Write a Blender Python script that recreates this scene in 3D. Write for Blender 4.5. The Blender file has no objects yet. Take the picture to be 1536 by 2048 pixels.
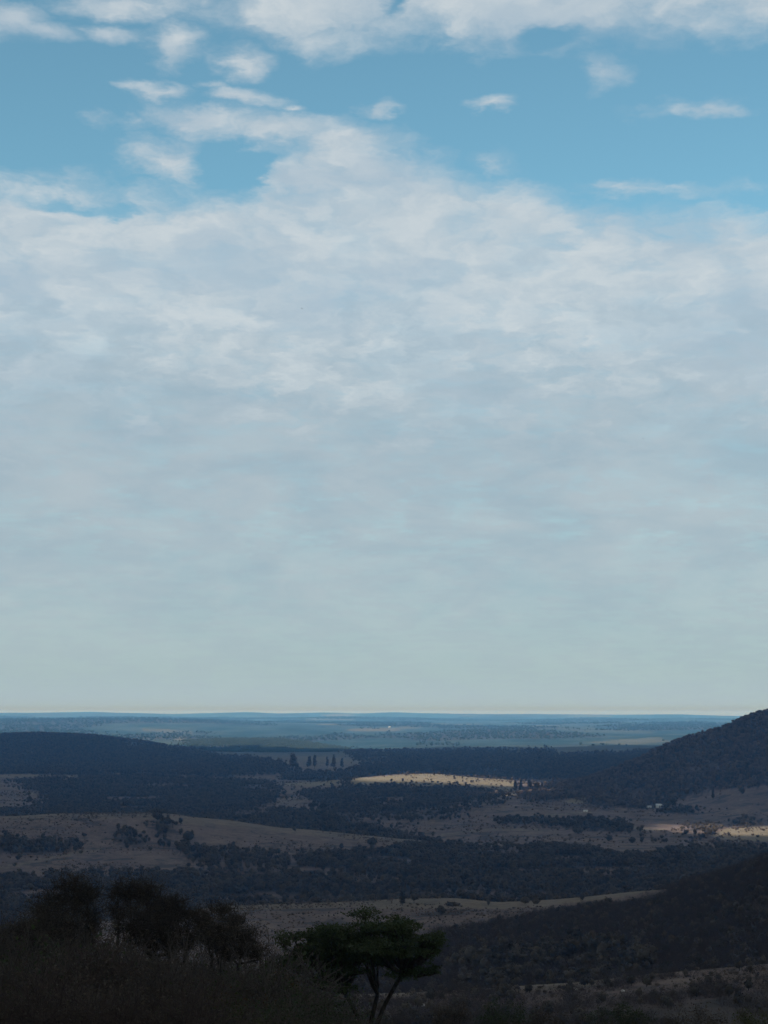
import bpy, math, random
import numpy as np
from mathutils import Vector

SC = bpy.context.scene
COL = SC.collection
rad = math.radians
F, CX, HY = 3300.0, 768.0, 1425.0          # focal length, centre column and eye-level row in photo pixels

# ------------------------------------------------------------------ camera
cam = bpy.data.cameras.new('camera')
cam.sensor_fit = 'VERTICAL'
cam.sensor_height = 36.0
cam.lens = 36.0 * F / 2048.0
cam.shift_y = (HY - 1024.0) / 2048.0
cam.clip_start, cam.clip_end = 0.1, 250000.0
camo = bpy.data.objects.new('camera', cam)
COL.objects.link(camo)
camo.rotation_euler = (rad(90), 0, 0)
SC.camera = camo

SC.view_settings.view_transform = 'Standard'
SC.view_settings.look = 'None'
SC.view_settings.exposure = 0.0
SC.view_settings.gamma = 1.0
SC.view_settings.use_curve_mapping = False
SC.cycles.max_bounces = 10
SC.cycles.diffuse_bounces = 2
SC.cycles.glossy_bounces = 1
SC.cycles.transmission_bounces = 2
SC.cycles.volume_bounces = 8
SC.cycles.transparent_max_bounces = 6
SC.cycles.use_denoising = True
SC.cycles.sample_clamp_indirect = 4.0

# ------------------------------------------------------------------ sun and sky
SUN_EL, SUN_AZ = rad(42.0), rad(217.0)      # azimuth clockwise from +Y (behind, to the left)
SUN = Vector((math.sin(SUN_AZ) * math.cos(SUN_EL), math.cos(SUN_AZ) * math.cos(SUN_EL), math.sin(SUN_EL)))
sl = bpy.data.lights.new('sun', 'SUN')
sl.energy = 4.6
sl.angle = rad(0.53)
sl.color = (1.0, 0.96, 0.94)
suno = bpy.data.objects.new('sun', sl)
COL.objects.link(suno)
suno.rotation_euler = SUN.to_track_quat('Z', 'Y').to_euler()


class NT:
    """small helper for wiring node trees"""
    def __init__(self, tree):
        self.t = tree
        self.n = tree.nodes
        self.l = tree.links

    def new(self, typ, **kw):
        n = self.n.new(typ)
        for k, v in kw.items():
            setattr(n, k, v)
        return n

    def put(self, sock, v):
        if v is None:
            return
        if isinstance(v, bpy.types.NodeSocket):
            self.l.new(v, sock)
        else:
            sock.default_value = v

    def math(self, op, a, b=None, c=None, clamp=False):
        n = self.new('ShaderNodeMath', operation=op, use_clamp=clamp)
        for i, v in enumerate((a, b, c)):
            self.put(n.inputs[i], v)
        return n.outputs[0]

    def vmath(self, op, a, b=None):
        n = self.new('ShaderNodeVectorMath', operation=op)
        self.put(n.inputs[0], a)
        self.put(n.inputs[1], b)
        return n.outputs['Value'] if op in ('LENGTH', 'DOT_PRODUCT') else n.outputs['Vector']

    def xyz(self, x, y, z):
        n = self.new('ShaderNodeCombineXYZ')
        for i, v in enumerate((x, y, z)):
            self.put(n.inputs[i], v)
        return n.outputs[0]

    def sep(self, v):
        n = self.new('ShaderNodeSeparateXYZ')
        self.put(n.inputs[0], v)
        return n.outputs

    def noise(self, vec, scale, detail=4.0, rough=0.55, dist=0.0, color=False):
        n = self.new('ShaderNodeTexNoise')
        self.put(n.inputs['Vector'], vec)
        n.inputs['Scale'].default_value = scale
        n.inputs['Detail'].default_value = detail
        n.inputs['Roughness'].default_value = rough
        n.inputs['Distortion'].default_value = dist
        return n.outputs['Color'] if color else n.outputs['Fac']

    def smooth(self, v, a, b, c=0.0, d=1.0):
        n = self.new('ShaderNodeMapRange', interpolation_type='SMOOTHSTEP')
        self.put(n.inputs[0], v)
        for i, w in enumerate((a, b, c, d)):
            self.put(n.inputs[i + 1], w)
        return n.outputs[0]

    def mix(self, f, a, b, mode='MIX'):
        n = self.new('ShaderNodeMix', data_type='RGBA', blend_type=mode)
        self.put(n.inputs[0], f)
        for i, v in ((6, a), (7, b)):
            self.put(n.inputs[i], v if isinstance(v, bpy.types.NodeSocket) else (tuple(v) + (1.0,))[:4])
        return n.outputs[2]


def azel(px, py):
    x, z = (px - CX) / F, (HY - py) / F
    return math.degrees(math.atan(x)), math.degrees(math.atan2(z, math.sqrt(1 + x * x)))


def build_world():
    w = bpy.data.worlds.new('World')
    SC.world = w
    w.use_nodes = True
    w.node_tree.nodes.clear()
    g = NT(w.node_tree)
    out = g.new('ShaderNodeOutputWorld')
    bg = g.new('ShaderNodeBackground')
    g.l.new(bg.outputs[0], out.inputs[0])
    bg.inputs['Strength'].default_value = 0.10
    sky = g.new('ShaderNodeTexSky', sky_type='NISHITA')
    sky.sun_disc = False
    sky.sun_elevation = SUN_EL
    sky.sun_rotation = SUN_AZ
    sky.altitude = 700.0
    sky.air_density = 1.0
    sky.dust_density = 1.4
    sky.ozone_density = 1.0
    tc = g.new('ShaderNodeTexCoord')
    d = tc.outputs['Generated']
    x, y, z = g.sep(d)
    az = g.math('MULTIPLY', g.math('ARCTAN2', x, y), 57.29578)
    el = g.math('MULTIPLY', g.math('ARCSINE', z), 57.29578)
    # cloud plane far overhead: gives clouds the foreshortening of a flat layer
    zz = g.math('ADD', g.math('MAXIMUM', z, 0.0), 0.10)
    q = g.xyz(g.math('DIVIDE', x, zz), g.math('DIVIDE', y, zz), 0.0)
    # ragged edges: warp the direction
    w1 = g.noise(q, 3.0, 5.0, 0.6, color=True)
    w2 = g.noise(q, 14.0, 4.0, 0.6, color=True)
    off1 = g.vmath('MULTIPLY', g.vmath('SUBTRACT', w1, (0.5, 0.5, 0.5)), (3.4, 1.5, 0.0))
    off2 = g.vmath('MULTIPLY', g.vmath('SUBTRACT', w2, (0.5, 0.5, 0.5)), (2.0, 1.1, 0.0))
    P = g.vmath('ADD', g.xyz(az, el, 0.0), g.vmath('ADD', off1, off2))
    paz, pel, _ = g.sep(P)

    def edge(points):
        fc = g.new('ShaderNodeFloatCurve')
        cu = fc.mapping.curves[0]
        pts = [(( azel(px, py)[0] + 20.0) / 40.0, azel(px, py)[1] / 40.0) for px, py in points]
        pts = [(0.0, pts[0][1])] + pts + [(1.0, pts[-1][1])]
        while len(cu.points) < len(pts):
            cu.points.new(0.5, 0.5)
        for p, (a, b) in zip(cu.points, pts):
            p.location = (a, b)
            p.handle_type = 'AUTO_CLAMPED'
        fc.mapping.update()
        g.put(fc.inputs['Value'], g.math('DIVIDE', g.math('ADD', paz, 20.0), 40.0, clamp=True))
        return g.math('MULTIPLY', fc.outputs[0], 40.0)

    deck = edge([(0, 348), (120, 360), (250, 372), (420, 376), (520, 372), (570, 300), (640, 262), (700, 252), (790, 290),
                 (900, 332), (1000, 358), (1160, 402), (1300, 412), (1536, 418)])
    D = g.math('MULTIPLY', g.math('SUBTRACT', deck, pel), 0.75)
    D = g.math('MINIMUM', D, 0.85)
    top = edge([(0, -60), (120, -10), (160, 12), (300, 24), (370, 20), (450, 48), (560, 82), (680, 108), (760, 84), (850, 82),
                (950, 106), (1100, 112), (1200, 112), (1350, 84), (1536, 80)])
    T = g.math('MINIMUM', g.math('MULTIPLY', g.math('SUBTRACT', pel, top), 0.75), 1.0)
    D = g.math('MAXIMUM', D, T)

    def blob(px, py, rx, ry, s):
        a, e = azel(px, py)
        v = g.vmath('MULTIPLY', g.vmath('SUBTRACT', P, (a, e, 0.0)), (F / rx / 57.3, F / ry / 57.3, 0.0))
        return g.math('MULTIPLY', g.math('SUBTRACT', 1.0, g.vmath('LENGTH', v)), s)

    puffs = [(40, 45, 90, 38, 1.2), (112, 68, 70, 20, 1.1), (222, 75, 66, 18, 1.1), (235, 12, 110, 30, 1.1), (338, 88, 66, 38, 1), (478, 115, 62, 32, 1),
             (322, 183, 66, 18, .9), (482, 190, 74, 18, .9), (575, 208, 44, 10, .7), (348, 326, 112, 44, 1.1), (390, 352, 60, 24, .8),
             (770, 226, 44, 12, .6), (990, 218, 48, 15, .9), (1405, 220, 100, 14, .55), (1213, 148, 40, 24, .5), (985, 340, 40, 20, .4),
             (192, 243, 36, 14, .45), (268, 248, 44, 14, .5), (400, 238, 150, 32, 1.0), (560, 258, 210, 38, 1.1), (690, 282, 130, 40, 1.1),
             (1260, 380, 190, 12, .35), (430, 170, 40, 9, .5)]
    for p in puffs:
        D = g.math('MAXIMUM', D, blob(p[0], p[1], p[2], p[3], p[4] * 0.92))
    holes = [(475, 330, 84, 36, 1.0), (110, 412, 170, 13, .8), (400, 526, 190, 22, .7), (615, 388, 60, 14, .6), (1285, 652, 150, 28, .7),
             (830, 700, 90, 80, .4), (160, 690, 150, 70, .45), (90, 800, 200, 40, .4), (1120, 84, 70, 16, .9), (1440, 900, 200, 90, .3), (770, 8, 26, 20, 1.0),
             (840, 840, 150, 30, .35), (420, 885, 240, 14, .3), (1080, 505, 80, 40, .25), (700, 500, 60, 30, .3)]
    for p in holes:
        D = g.math('SUBTRACT', D, g.math('MULTIPLY', g.math('MAXIMUM', blob(p[0], p[1], p[2] * 1.3, p[3] * 1.5, p[4]), 0.0), 0.95))
    fine = g.noise(q, 7.0, 7.0, 0.62)
    fine2 = g.noise(q, 2.2, 5.0, 0.55)
    pa = g.vmath('MULTIPLY', P, (0.50, 0.85, 0.0))
    puff = g.noise(pa, 1.0, 7.0, 0.60)
    puff_up = g.noise(g.vmath('ADD', pa, (0.10, 0.30, 0.0)), 1.0, 4.0, 0.55)
    puff_lo = g.noise(pa, 1.0, 4.0, 0.55)
    puff_shade = g.math('SUBTRACT', puff_lo, puff_up)  # painted shading: cloud tops lightened, undersides darkened
    D = g.math('ADD', D, g.math('MULTIPLY', g.math('SUBTRACT', fine, 0.5), 1.0))
    D = g.math('ADD', D, g.math('MULTIPLY', g.math('SUBTRACT', puff, 0.5), 1.3))
    alpha = g.smooth(D, -0.28, 0.95)
    alpha = g.math('MAXIMUM', alpha, g.math('MULTIPLY', g.smooth(g.math('SUBTRACT', deck, pel), 0.4, 2.2), g.smooth(fine, 0.30, 0.55, 0.84, 0.96)))
    # away from the photographed part of the sky the same broken layer goes on
    broken = g.smooth(g.math('ADD', fine2, g.math('MULTIPLY', g.math('SUBTRACT', fine, 0.5), 0.5)), 0.40, 0.58)
    side = g.math('MAXIMUM', g.smooth(g.math('ABSOLUTE', az), 17.0, 30.0), g.smooth(el, 26.0, 36.0))
    n = g.new('ShaderNodeMix', data_type='FLOAT')
    g.put(n.inputs[0], side); g.put(n.inputs[2], alpha); g.put(n.inputs[3], broken)
    alpha = n.outputs[0]
    veil = g.smooth(el, 10.5, 5.0)                     # towards the horizon the layer closes
    alpha = g.math('MAXIMUM', alpha, g.math('MULTIPLY', veil, 0.96))
    alpha = g.math('MULTIPLY', alpha, 0.93)
    # cloud colour (radiance x10 because the Background strength is 0.1)
    lum = g.math('ADD', g.math('ADD', g.math('MULTIPLY', g.noise(q, 4.0, 6.0, 0.6), 0.35), g.math('MULTIPLY', puff, 0.65)), g.math('MULTIPLY', puff_shade, 0.42))
    bright = g.mix(g.smooth(lum, 0.27, 0.76), (4.60, 5.50, 6.20), (6.20, 6.72, 7.00))
    broad = g.noise(g.vmath('MULTIPLY', P, (0.11, 0.26, 0.0)), 1.0, 4.0, 0.55)
    bright = g.mix(g.smooth(broad, 0.45, 0.66, 0.0, 0.85), bright, (3.95, 5.05, 6.00))
    rows = g.vmath('MULTIPLY', g.xyz(az, el, 0.0), (0.16, 0.42, 0))
    g1 = g.noise(rows, 1.0, 6.0, 0.6, 0.6)
    g2 = g.noise(g.vmath('ADD', rows, (7.3, 2.1, 0.0)), 2.6, 5.0, 0.6)
    gm = g.math('ADD', g.math('MULTIPLY', g1, 0.7), g.math('MULTIPLY', g2, 0.3))
    grey = g.mix(g.smooth(gm, 0.34, 0.66), (3.42, 4.38, 5.15), (4.35, 5.02, 5.55))
    grey = g.mix(g.smooth(el, 5.0, 0.3), grey, (3.75, 4.74, 5.30))
    grey = g.mix(g.smooth(el, 1.6, 0.0), grey, (4.10, 5.15, 6.00))
    lowf = g.smooth(g.math('ADD', el, g.math('MULTIPLY', g.math('SUBTRACT', puff, 0.5), 9.0)), 14.5, 8.5)
    cc = g.mix(lowf, bright, grey)
    skyc = g.mix(1.0, sky.outputs[0], (1.06, 1.54, 1.34), 'MULTIPLY')
    colr = g.mix(alpha, skyc, cc)
    g.put(bg.inputs['Color'], colr)
    w.cycles.sampling_method = 'MANUAL'
    w.cycles.sample_map_resolution = 1024


build_world()

# ------------------------------------------------------------------ numeric helpers
def hash2(ix, iy, seed):
    h = (ix.astype(np.int64) * 374761393 + iy.astype(np.int64) * 668265263 + seed * 1274126177) & 0xFFFFFFFF
    h = ((h ^ (h >> 13)) * 1274126177) & 0xFFFFFFFF
    h = (h ^ (h >> 16)) & 0xFFFFFFFF
    return h / 4294967295.0


def vnoise(x, y, seed=0):
    x, y = np.asarray(x, float), np.asarray(y, float)
    ix, iy = np.floor(x), np.floor(y)
    fx, fy = x - ix, y - iy
    fx = fx * fx * fx * (fx * (fx * 6 - 15) + 10)
    fy = fy * fy * fy * (fy * (fy * 6 - 15) + 10)
    a, b = hash2(ix, iy, seed), hash2(ix + 1, iy, seed)
    c, d = hash2(ix, iy + 1, seed), hash2(ix + 1, iy + 1, seed)
    return (a + (b - a) * fx) * (1 - fy) + (c + (d - c) * fx) * fy


def fbm(x, y, octs=4, seed=0, gain=0.5):
    s, a, t = 0.0, 1.0, 0.0
    for k in range(octs):
        s = s + a * (vnoise(x * 2 ** k + 17.3 * k, y * 2 ** k - 9.1 * k, seed + k) - 0.5)
        t += a
        a *= gain
    return s / t * 2.0                      # about -1..1


def hermite(xs, ys, q, idx_axis_vals):
    """monotone cubic through (xs[k], ys[k][col]) for every query (q, col): xs (K,), ys (K,N), q (N,)"""
    K = len(xs)
    h = np.diff(xs)[:, None]
    dl = np.diff(ys, axis=0) / h
    m = np.zeros_like(ys)
    prod = dl[:-1] * dl[1:]
    w1, w2 = 2 * h[1:] + h[:-1], h[1:] + 2 * h[:-1]
    with np.errstate(divide='ignore', invalid='ignore'):
        hm = (w1 + w2) / (w1 / dl[:-1] + w2 / dl[1:])
    m[1:-1] = np.where(prod > 0, hm, 0.0)
    m[0], m[-1] = dl[0], dl[-1]
    k = np.clip(np.searchsorted(xs, q) - 1, 0, K - 2)
    c = np.arange(ys.shape[1])
    x0, x1 = xs[k], xs[k + 1]
    t = np.clip((q - x0) / (x1 - x0), 0, 1)
    H = x1 - x0
    y0, y1, m0, m1 = ys[k, c], ys[k + 1, c], m[k, c], m[k + 1, c]
    t2, t3 = t * t, t * t * t
    return y0 * (2 * t3 - 3 * t2 + 1) + m0 * H * (t3 - 2 * t2 + t) + y1 * (3 * t2 - 2 * t3) + m1 * H * (t3 - t2)


# ------------------------------------------------------------------ the lie of the land
# every entry: distance ahead in metres, and the height of the ground there across the view.
# ('z', v): metres below the eye.  list: (bearing, drop) pairs in photo pixels, turned into metres by the distance.
LAND = [
    (2.0, -1.72), (6.0, -1.95), (15.0, -4.0), (40.0, -9.4), (70.0, -15.2), (110.0, -22.8), (200.0, -45.8),
    (380.0, [(0, 2034), (1000, 2034), (1300, 2015), (1536, 1998), (2600, 1900)]),
    (480.0, [(0, 2000), (700, 1992), (800, 1987), (1000, 1977), (1150, 1966), (1300, 1948), (1400, 1940), (1536, 1930), (2600, 1800)]),
    (570.0, [(0, 1988), (700, 1986), (900, 1986), (1150, 1974), (1300, 1952), (1536, 1926), (2600, 1780)]),
    (800.0, [(-800, 1900), (0, 1895), (430, 1880), (900, 1872), (1100, 1856), (1250, 1832), (1350, 1802), (1450, 1760), (1536, 1722), (1900, 1570), (2600, 1450)]),
    (1000.0, [(-800, 1890), (0, 1872), (250, 1838), (430, 1815), (560, 1809), (700, 1805), (830, 1799), (920, 1798), (1000, 1806), (1100, 1800),
              (1180, 1794), (1280, 1782), (1350, 1776), (1450, 1775), (1536, 1775), (1900, 1660), (2600, 1540)]),
    (1120.0, [(-800, 1910), (0, 1892), (250, 1862), (430, 1840), (700, 1831), (920, 1824), (1100, 1826), (1280, 1808), (1450, 1800), (1536, 1795), (1900, 1700), (2600, 1580)]),
    (1350.0, [(-800, 1820), (0, 1816), (600, 1812), (1100, 1806), (1350, 1798), (1536, 1788), (1900, 1710), (2600, 1600)]),
    (1550.0, [(-800, 1764), (0, 1760), (300, 1755), (600, 1754), (700, 1753), (900, 1758), (1200, 1753), (1536, 1745), (2600, 1690)]),
    (1800.0, [(-800, 1700), (0, 1692), (300, 1690), (600, 1702), (750, 1710), (900, 1714), (1536, 1708), (2600, 1690)]),
    (2000.0, [(-800, 1642), (0, 1633), (130, 1627), (290, 1627), (350, 1630), (450, 1641), (560, 1656), (700, 1669), (800, 1678), (880, 1686),
              (1000, 1691), (1536, 1690), (2600, 1680)]),
    (2150.0, [(-800, 1664), (0, 1655), (290, 1649), (450, 1661), (700, 1682), (880, 1686), (1100, 1679), (1380, 1680), (1536, 1678), (2600, 1670)]),
    (2300.0, [(-800, 1654), (0, 1647), (500, 1650), (800, 1658), (1100, 1660), (1380, 1662), (1430, 1662), (1490, 1657), (1560, 1658), (1700, 1664), (2600, 1655)]),
    (2450.0, [(0, 1640), (500, 1643), (700, 1642), (900, 1641), (1200, 1642), (1350, 1648), (1450, 1656), (1536, 1652), (2600, 1640)]),
    (2800.0, [(0, 1614), (500, 1614), (700, 1614), (900, 1606), (1050, 1605), (1200, 1618), (1300, 1620), (1400, 1604), (1470, 1584), (1536, 1576), (2600, 1550)]),
    (3050.0, [(0, 1600), (700, 1598), (1000, 1595), (1150, 1591), (1230, 1582), (1350, 1549), (1450, 1516), (1536, 1500), (1900, 1460), (2600, 1450)]),
    (3350.0, [(0, 1584), (600, 1585), (900, 1583), (1050, 1583), (1120, 1575), (1190, 1556), (1240, 1537), (1300, 1511), (1340, 1492), (1400, 1474),
              (1460, 1457), (1490, 1443), (1520, 1431), (1536, 1426), (1640, 1424), (1750, 1432), (1900, 1426), (2200, 1452), (2600, 1480), (4000, 1500)]),
    (3600.0, [(0, 1566), (500, 1571), (640, 1565), (720, 1557), (800, 1550), (870, 1548), (950, 1554), (1030, 1562), (1100, 1566), (1200, 1566), (1536, 1490), (2000, 1434), (2600, 1436)]),
    (4000.0, [(-800, 1554), (0, 1552), (100, 1550), (300, 1550), (450, 1558), (700, 1564), (870, 1566), (1030, 1566), (1536, 1556), (2600, 1460)]),
    (4500.0, [(0, 1537), (600, 1535), (1000, 1534), (1250, 1534), (1536, 1533), (2600, 1500)]),
    (5200.0, [(-800, 1500), (0, 1504), (250, 1508), (400, 1517), (600, 1517), (1000, 1514), (1536, 1514)]),
    (6000.0, [(-800, 1468), (0, 1471), (90, 1469), (180, 1471), (250, 1482), (370, 1495), (420, 1504), (550, 1507), (700, 1505), (1000, 1500), (1536, 1497)]),
    (6600.0, [(-800, 1490), (0, 1494), (400, 1504), (560, 1500), (700, 1502), (900, 1494), (1536, 1491)]),
    (7500.0, [(0, 1485), (370, 1484), (450, 1479), (560, 1480), (640, 1490), (700, 1498), (800, 1490), (950, 1487), (1536, 1482)]),
    (8300.0, [(0, 1474), (370, 1478), (560, 1484), (700, 1482), (1000, 1476), (1536, 1472)]),
    (10000.0, [(0, 1459), (500, 1463), (800, 1462), (1100, 1459), (1300, 1463), (1536, 1459)]),
    (12500.0, [(0, 1440), (200, 1437), (380, 1441), (600, 1446), (800, 1448), (1000, 1452), (1200, 1447), (1536, 1448)]),
    (14500.0, [(0, 1445), (600, 1448), (1000, 1449), (1536, 1447)]),
    (18000.0, [(0, 1433), (300, 1436), (500, 1437), (700, 1434), (1000, 1440), (1200, 1436), (1536, 1440)]),
    (20000.0, [(0, 1440), (1536, 1442)]),
    (24000.0, [(0, 1426), (180, 1424), (350, 1428), (500, 1424), (560, 1427), (650, 1425), (720, 1427), (790, 1424), (850, 1427), (1050, 1428),
               (1200, 1429), (1340, 1428), (1440, 1431), (1536, 1432)]),
    (31000.0, -220.0)]
LD = np.array([a for a, _ in LAND])


def height(x, y, rough=True):
    x, y = np.asarray(x, float).ravel(), np.asarray(y, float).ravel()
    r = np.hypot(x, y)
    az = np.arctan2(x, y)
    px = CX + F * np.tan(np.clip(az, -1.0, 1.0))
    ca = np.cos(np.clip(az, -0.5, 0.5))
    Z = np.empty((len(LAND), len(x)))
    for k, (d, v) in enumerate(LAND):
        if isinstance(v, float):
            Z[k] = v
        else:
            a = np.array(v, float)
            g = np.linspace(a[0, 0], a[-1, 0], 600)
            yy = np.interp(g, a[:, 0], a[:, 1])
            wd = max(3, int(40 / (g[1] - g[0])) | 1)
            yy = np.convolve(np.pad(yy, wd // 2, 'edge'), np.ones(wd) / wd, 'valid')
            Z[k] = -(np.interp(px, g, yy) - HY) / F * d * ca
    z = hermite(LD, Z, np.clip(r, LD[0], LD[-1]), None)
    if rough:
        z = z + 0.10 * fbm(x / 3, y / 3, 3, 5) * np.clip((r - 4) / 30, 0, 1)
        z = z + 1.0 * fbm(x / 45, y / 45, 3, 11) * np.clip((r - 150) / 500, 0, 1)
        z = z + 3.2 * fbm(x / 220, y / 220, 3, 23) * np.clip((r - 1200) / 2500, 0, 1)
        z = z + (15.0 - 8.0 * np.clip((r - 17000) / 3000, 0, 1)) * fbm(x / 800, y / 1500, 4, 31) * np.clip((r - 7000) / 5000, 0, 1)
    return z


def project(x, y, z):
    yy = np.maximum(y, 1.0)
    return CX + F * x / yy, HY - F * z / yy


def inpoly(px, py, poly):
    p = np.asarray(poly, float)
    ins = np.zeros(px.shape, bool)
    j = len(p) - 1
    for i in range(len(p)):
        xi, yi, xj, yj = p[i, 0], p[i, 1], p[j, 0], p[j, 1]
        if yi != yj:
            c = ((yi > py) != (yj > py)) & (px < (xj - xi) * (py - yi) / (yj - yi) + xi)
            ins ^= c
        j = i
    return ins


# what grows where: (kind, nearest, farthest, density, outline)
L_, R_ = -1500, 3000
WOODS = [
    ('brush', 560, 1060, 1.0, [(500, 1990), (640, 1930), (760, 1885), (880, 1862), (1000, 1845), (1100, 1826), (1180, 1812), (1280, 1806), (1345, 1782),
                               (1400, 1750), (1536, 1700), (R_, 1300), (R_, 1990)]),
    ('wood', 560, 900, 0.9, [(870, 1975), (930, 1925), (1050, 1888), (1180, 1890), (1300, 1915), (1330, 1945), (1150, 1972), (1000, 1985)]),
    ('wood', 1060, 1960, 1.0, [(L_, 1756), (0, 1756), (250, 1749), (560, 1749), (585, 1733), (605, 1715), (680, 1706), (780, 1702), (850, 1691), (920, 1690),
                               (1080, 1690), (1150, 1697), (1260, 1712), (1400, 1700), (1536, 1694), (R_, 1640), (R_, 1840), (1400, 1900), (L_, 1950)]),
    ('wood', 1500, 2060, 0.85, [(L_, 1690), (0, 1674), (60, 1682), (130, 1677), (168, 1690), (120, 1705), (60, 1718), (0, 1731), (L_, 1745)]),
    ('wood', 1500, 2060, 0.4, [(228, 1660), (272, 1662), (300, 1690), (262, 1702), (230, 1688)]),
    ('wood', 1500, 2060, 0.5, [(292, 1624), (322, 1626), (350, 1648), (335, 1660), (382, 1662), (400, 1690), (445, 1712), (405, 1738), (340, 1700), (308, 1655)]),
    ('wood', 1500, 2060, 0.35, [(360, 1715), (470, 1690), (560, 1710), (600, 1750), (420, 1750)]),
    ('wood', 2060, 3980, 1.0, [(40, 1560), (170, 1553), (300, 1550), (430, 1557), (520, 1563), (560, 1578), (545, 1600), (520, 1618), (640, 1622), (700, 1640),
                               (790, 1664), (880, 1690), (600, 1690), (L_, 1690), (L_, 1640), (0, 1622), (90, 1612), (98, 1590), (60, 1575)]),
    ('wood', 2060, 3500, 0.95, [(600, 1582), (700, 1573), (800, 1571), (920, 1577), (1000, 1587), (1010, 1600), (900, 1612), (800, 1622), (700, 1624), (640, 1606)]),
    ('wood', 2060, 3600, 0.35, [(640, 1605), (900, 1600), (1000, 1606), (900, 1640), (700, 1660), (640, 1640)]),
    ('wood', 4050, 6600, 1.0, [(L_, 1420), (200, 1440), (250, 1477), (385, 1500), (430, 1514), (540, 1520), (575, 1535), (560, 1546), (440, 1551), (300, 1548), (L_, 1548)]),
    ('wood', 4050, 6600, 0.95, [(560, 1540), (700, 1545), (740, 1530), (870, 1518), (940, 1513), (1250, 1508), (1400, 1500), (1400, 1570), (1040, 1560), (870, 1560), (720, 1565), (560, 1566)]),
    ('wood', 4050, 7000, 0.35, [(700, 1505), (760, 1500), (900, 1503), (1100, 1500), (1100, 1520), (740, 1535)]),
    ('hill', 2660, 3700, 1.0, [(1040, 1588), (1100, 1574), (1200, 1500), (1536, 1300), (R_, 1250), (R_, 1545), (1536, 1573), (1448, 1575), (1372, 1594), (1350, 1604),
                               (1300, 1614), (1200, 1614), (1168, 1604), (1140, 1592), (1060, 1604)]),
    ('wood', 2150, 2720, 0.9, [(1000, 1634), (1100, 1638), (1160, 1642), (1172, 1634), (1200, 1642), (1240, 1643), (1262, 1655), (1300, 1670), (1240, 1667), (1150, 1655), (1080, 1645), (1000, 1645)]),
    ('wood', 2300, 2850, 0.9, [(1325, 1614), (1350, 1612), (1400, 1622), (1390, 1631), (1330, 1626)]),
    ('wood', 2060, 2700, 0.8, [(1280, 1690), (1350, 1668), (1400, 1650), (1436, 1652), (1420, 1668), (1400, 1685), (1536, 1690), (R_, 1700), (R_, 1720), (1280, 1712)]),
    ('wood', 2060, 2800, 0.25, [(1450, 1645), (1480, 1636), (1540, 1640), (R_, 1640), (R_, 1655), (1540, 1652), (1500, 1650)]),
    ('plantation', 6150, 7650, 1.0, [(372, 1480), (450, 1472), (560, 1474), (640, 1484), (705, 1500), (640, 1514), (560, 1508), (490, 1516), (430, 1508), (390, 1500)]),
]
OPEN = [   # ground with nothing taller than grass
    (1060, 1960, [(598, 1746), (640, 1746), (700, 1752), (690, 1759), (620, 1757)]),
    (560, 1060, [(430, 1800), (1350, 1770), (1344, 1783), (1280, 1807), (1180, 1813), (1100, 1827), (1000, 1846), (900, 1862), (760, 1885), (430, 1885)]),
    (4050, 6600, [(236, 1487), (300, 1490), (360, 1494), (360, 1498), (300, 1494), (236, 1490)]),
    (2100, 2600, [(1256, 1652), (1330, 1660), (1340, 1674), (1290, 1668)]),
    (2100, 2500, [(1425, 1668), (1470, 1655), (1540, 1655), (1800, 1660), (1800, 1684), (1480, 1680)]),
]
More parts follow.
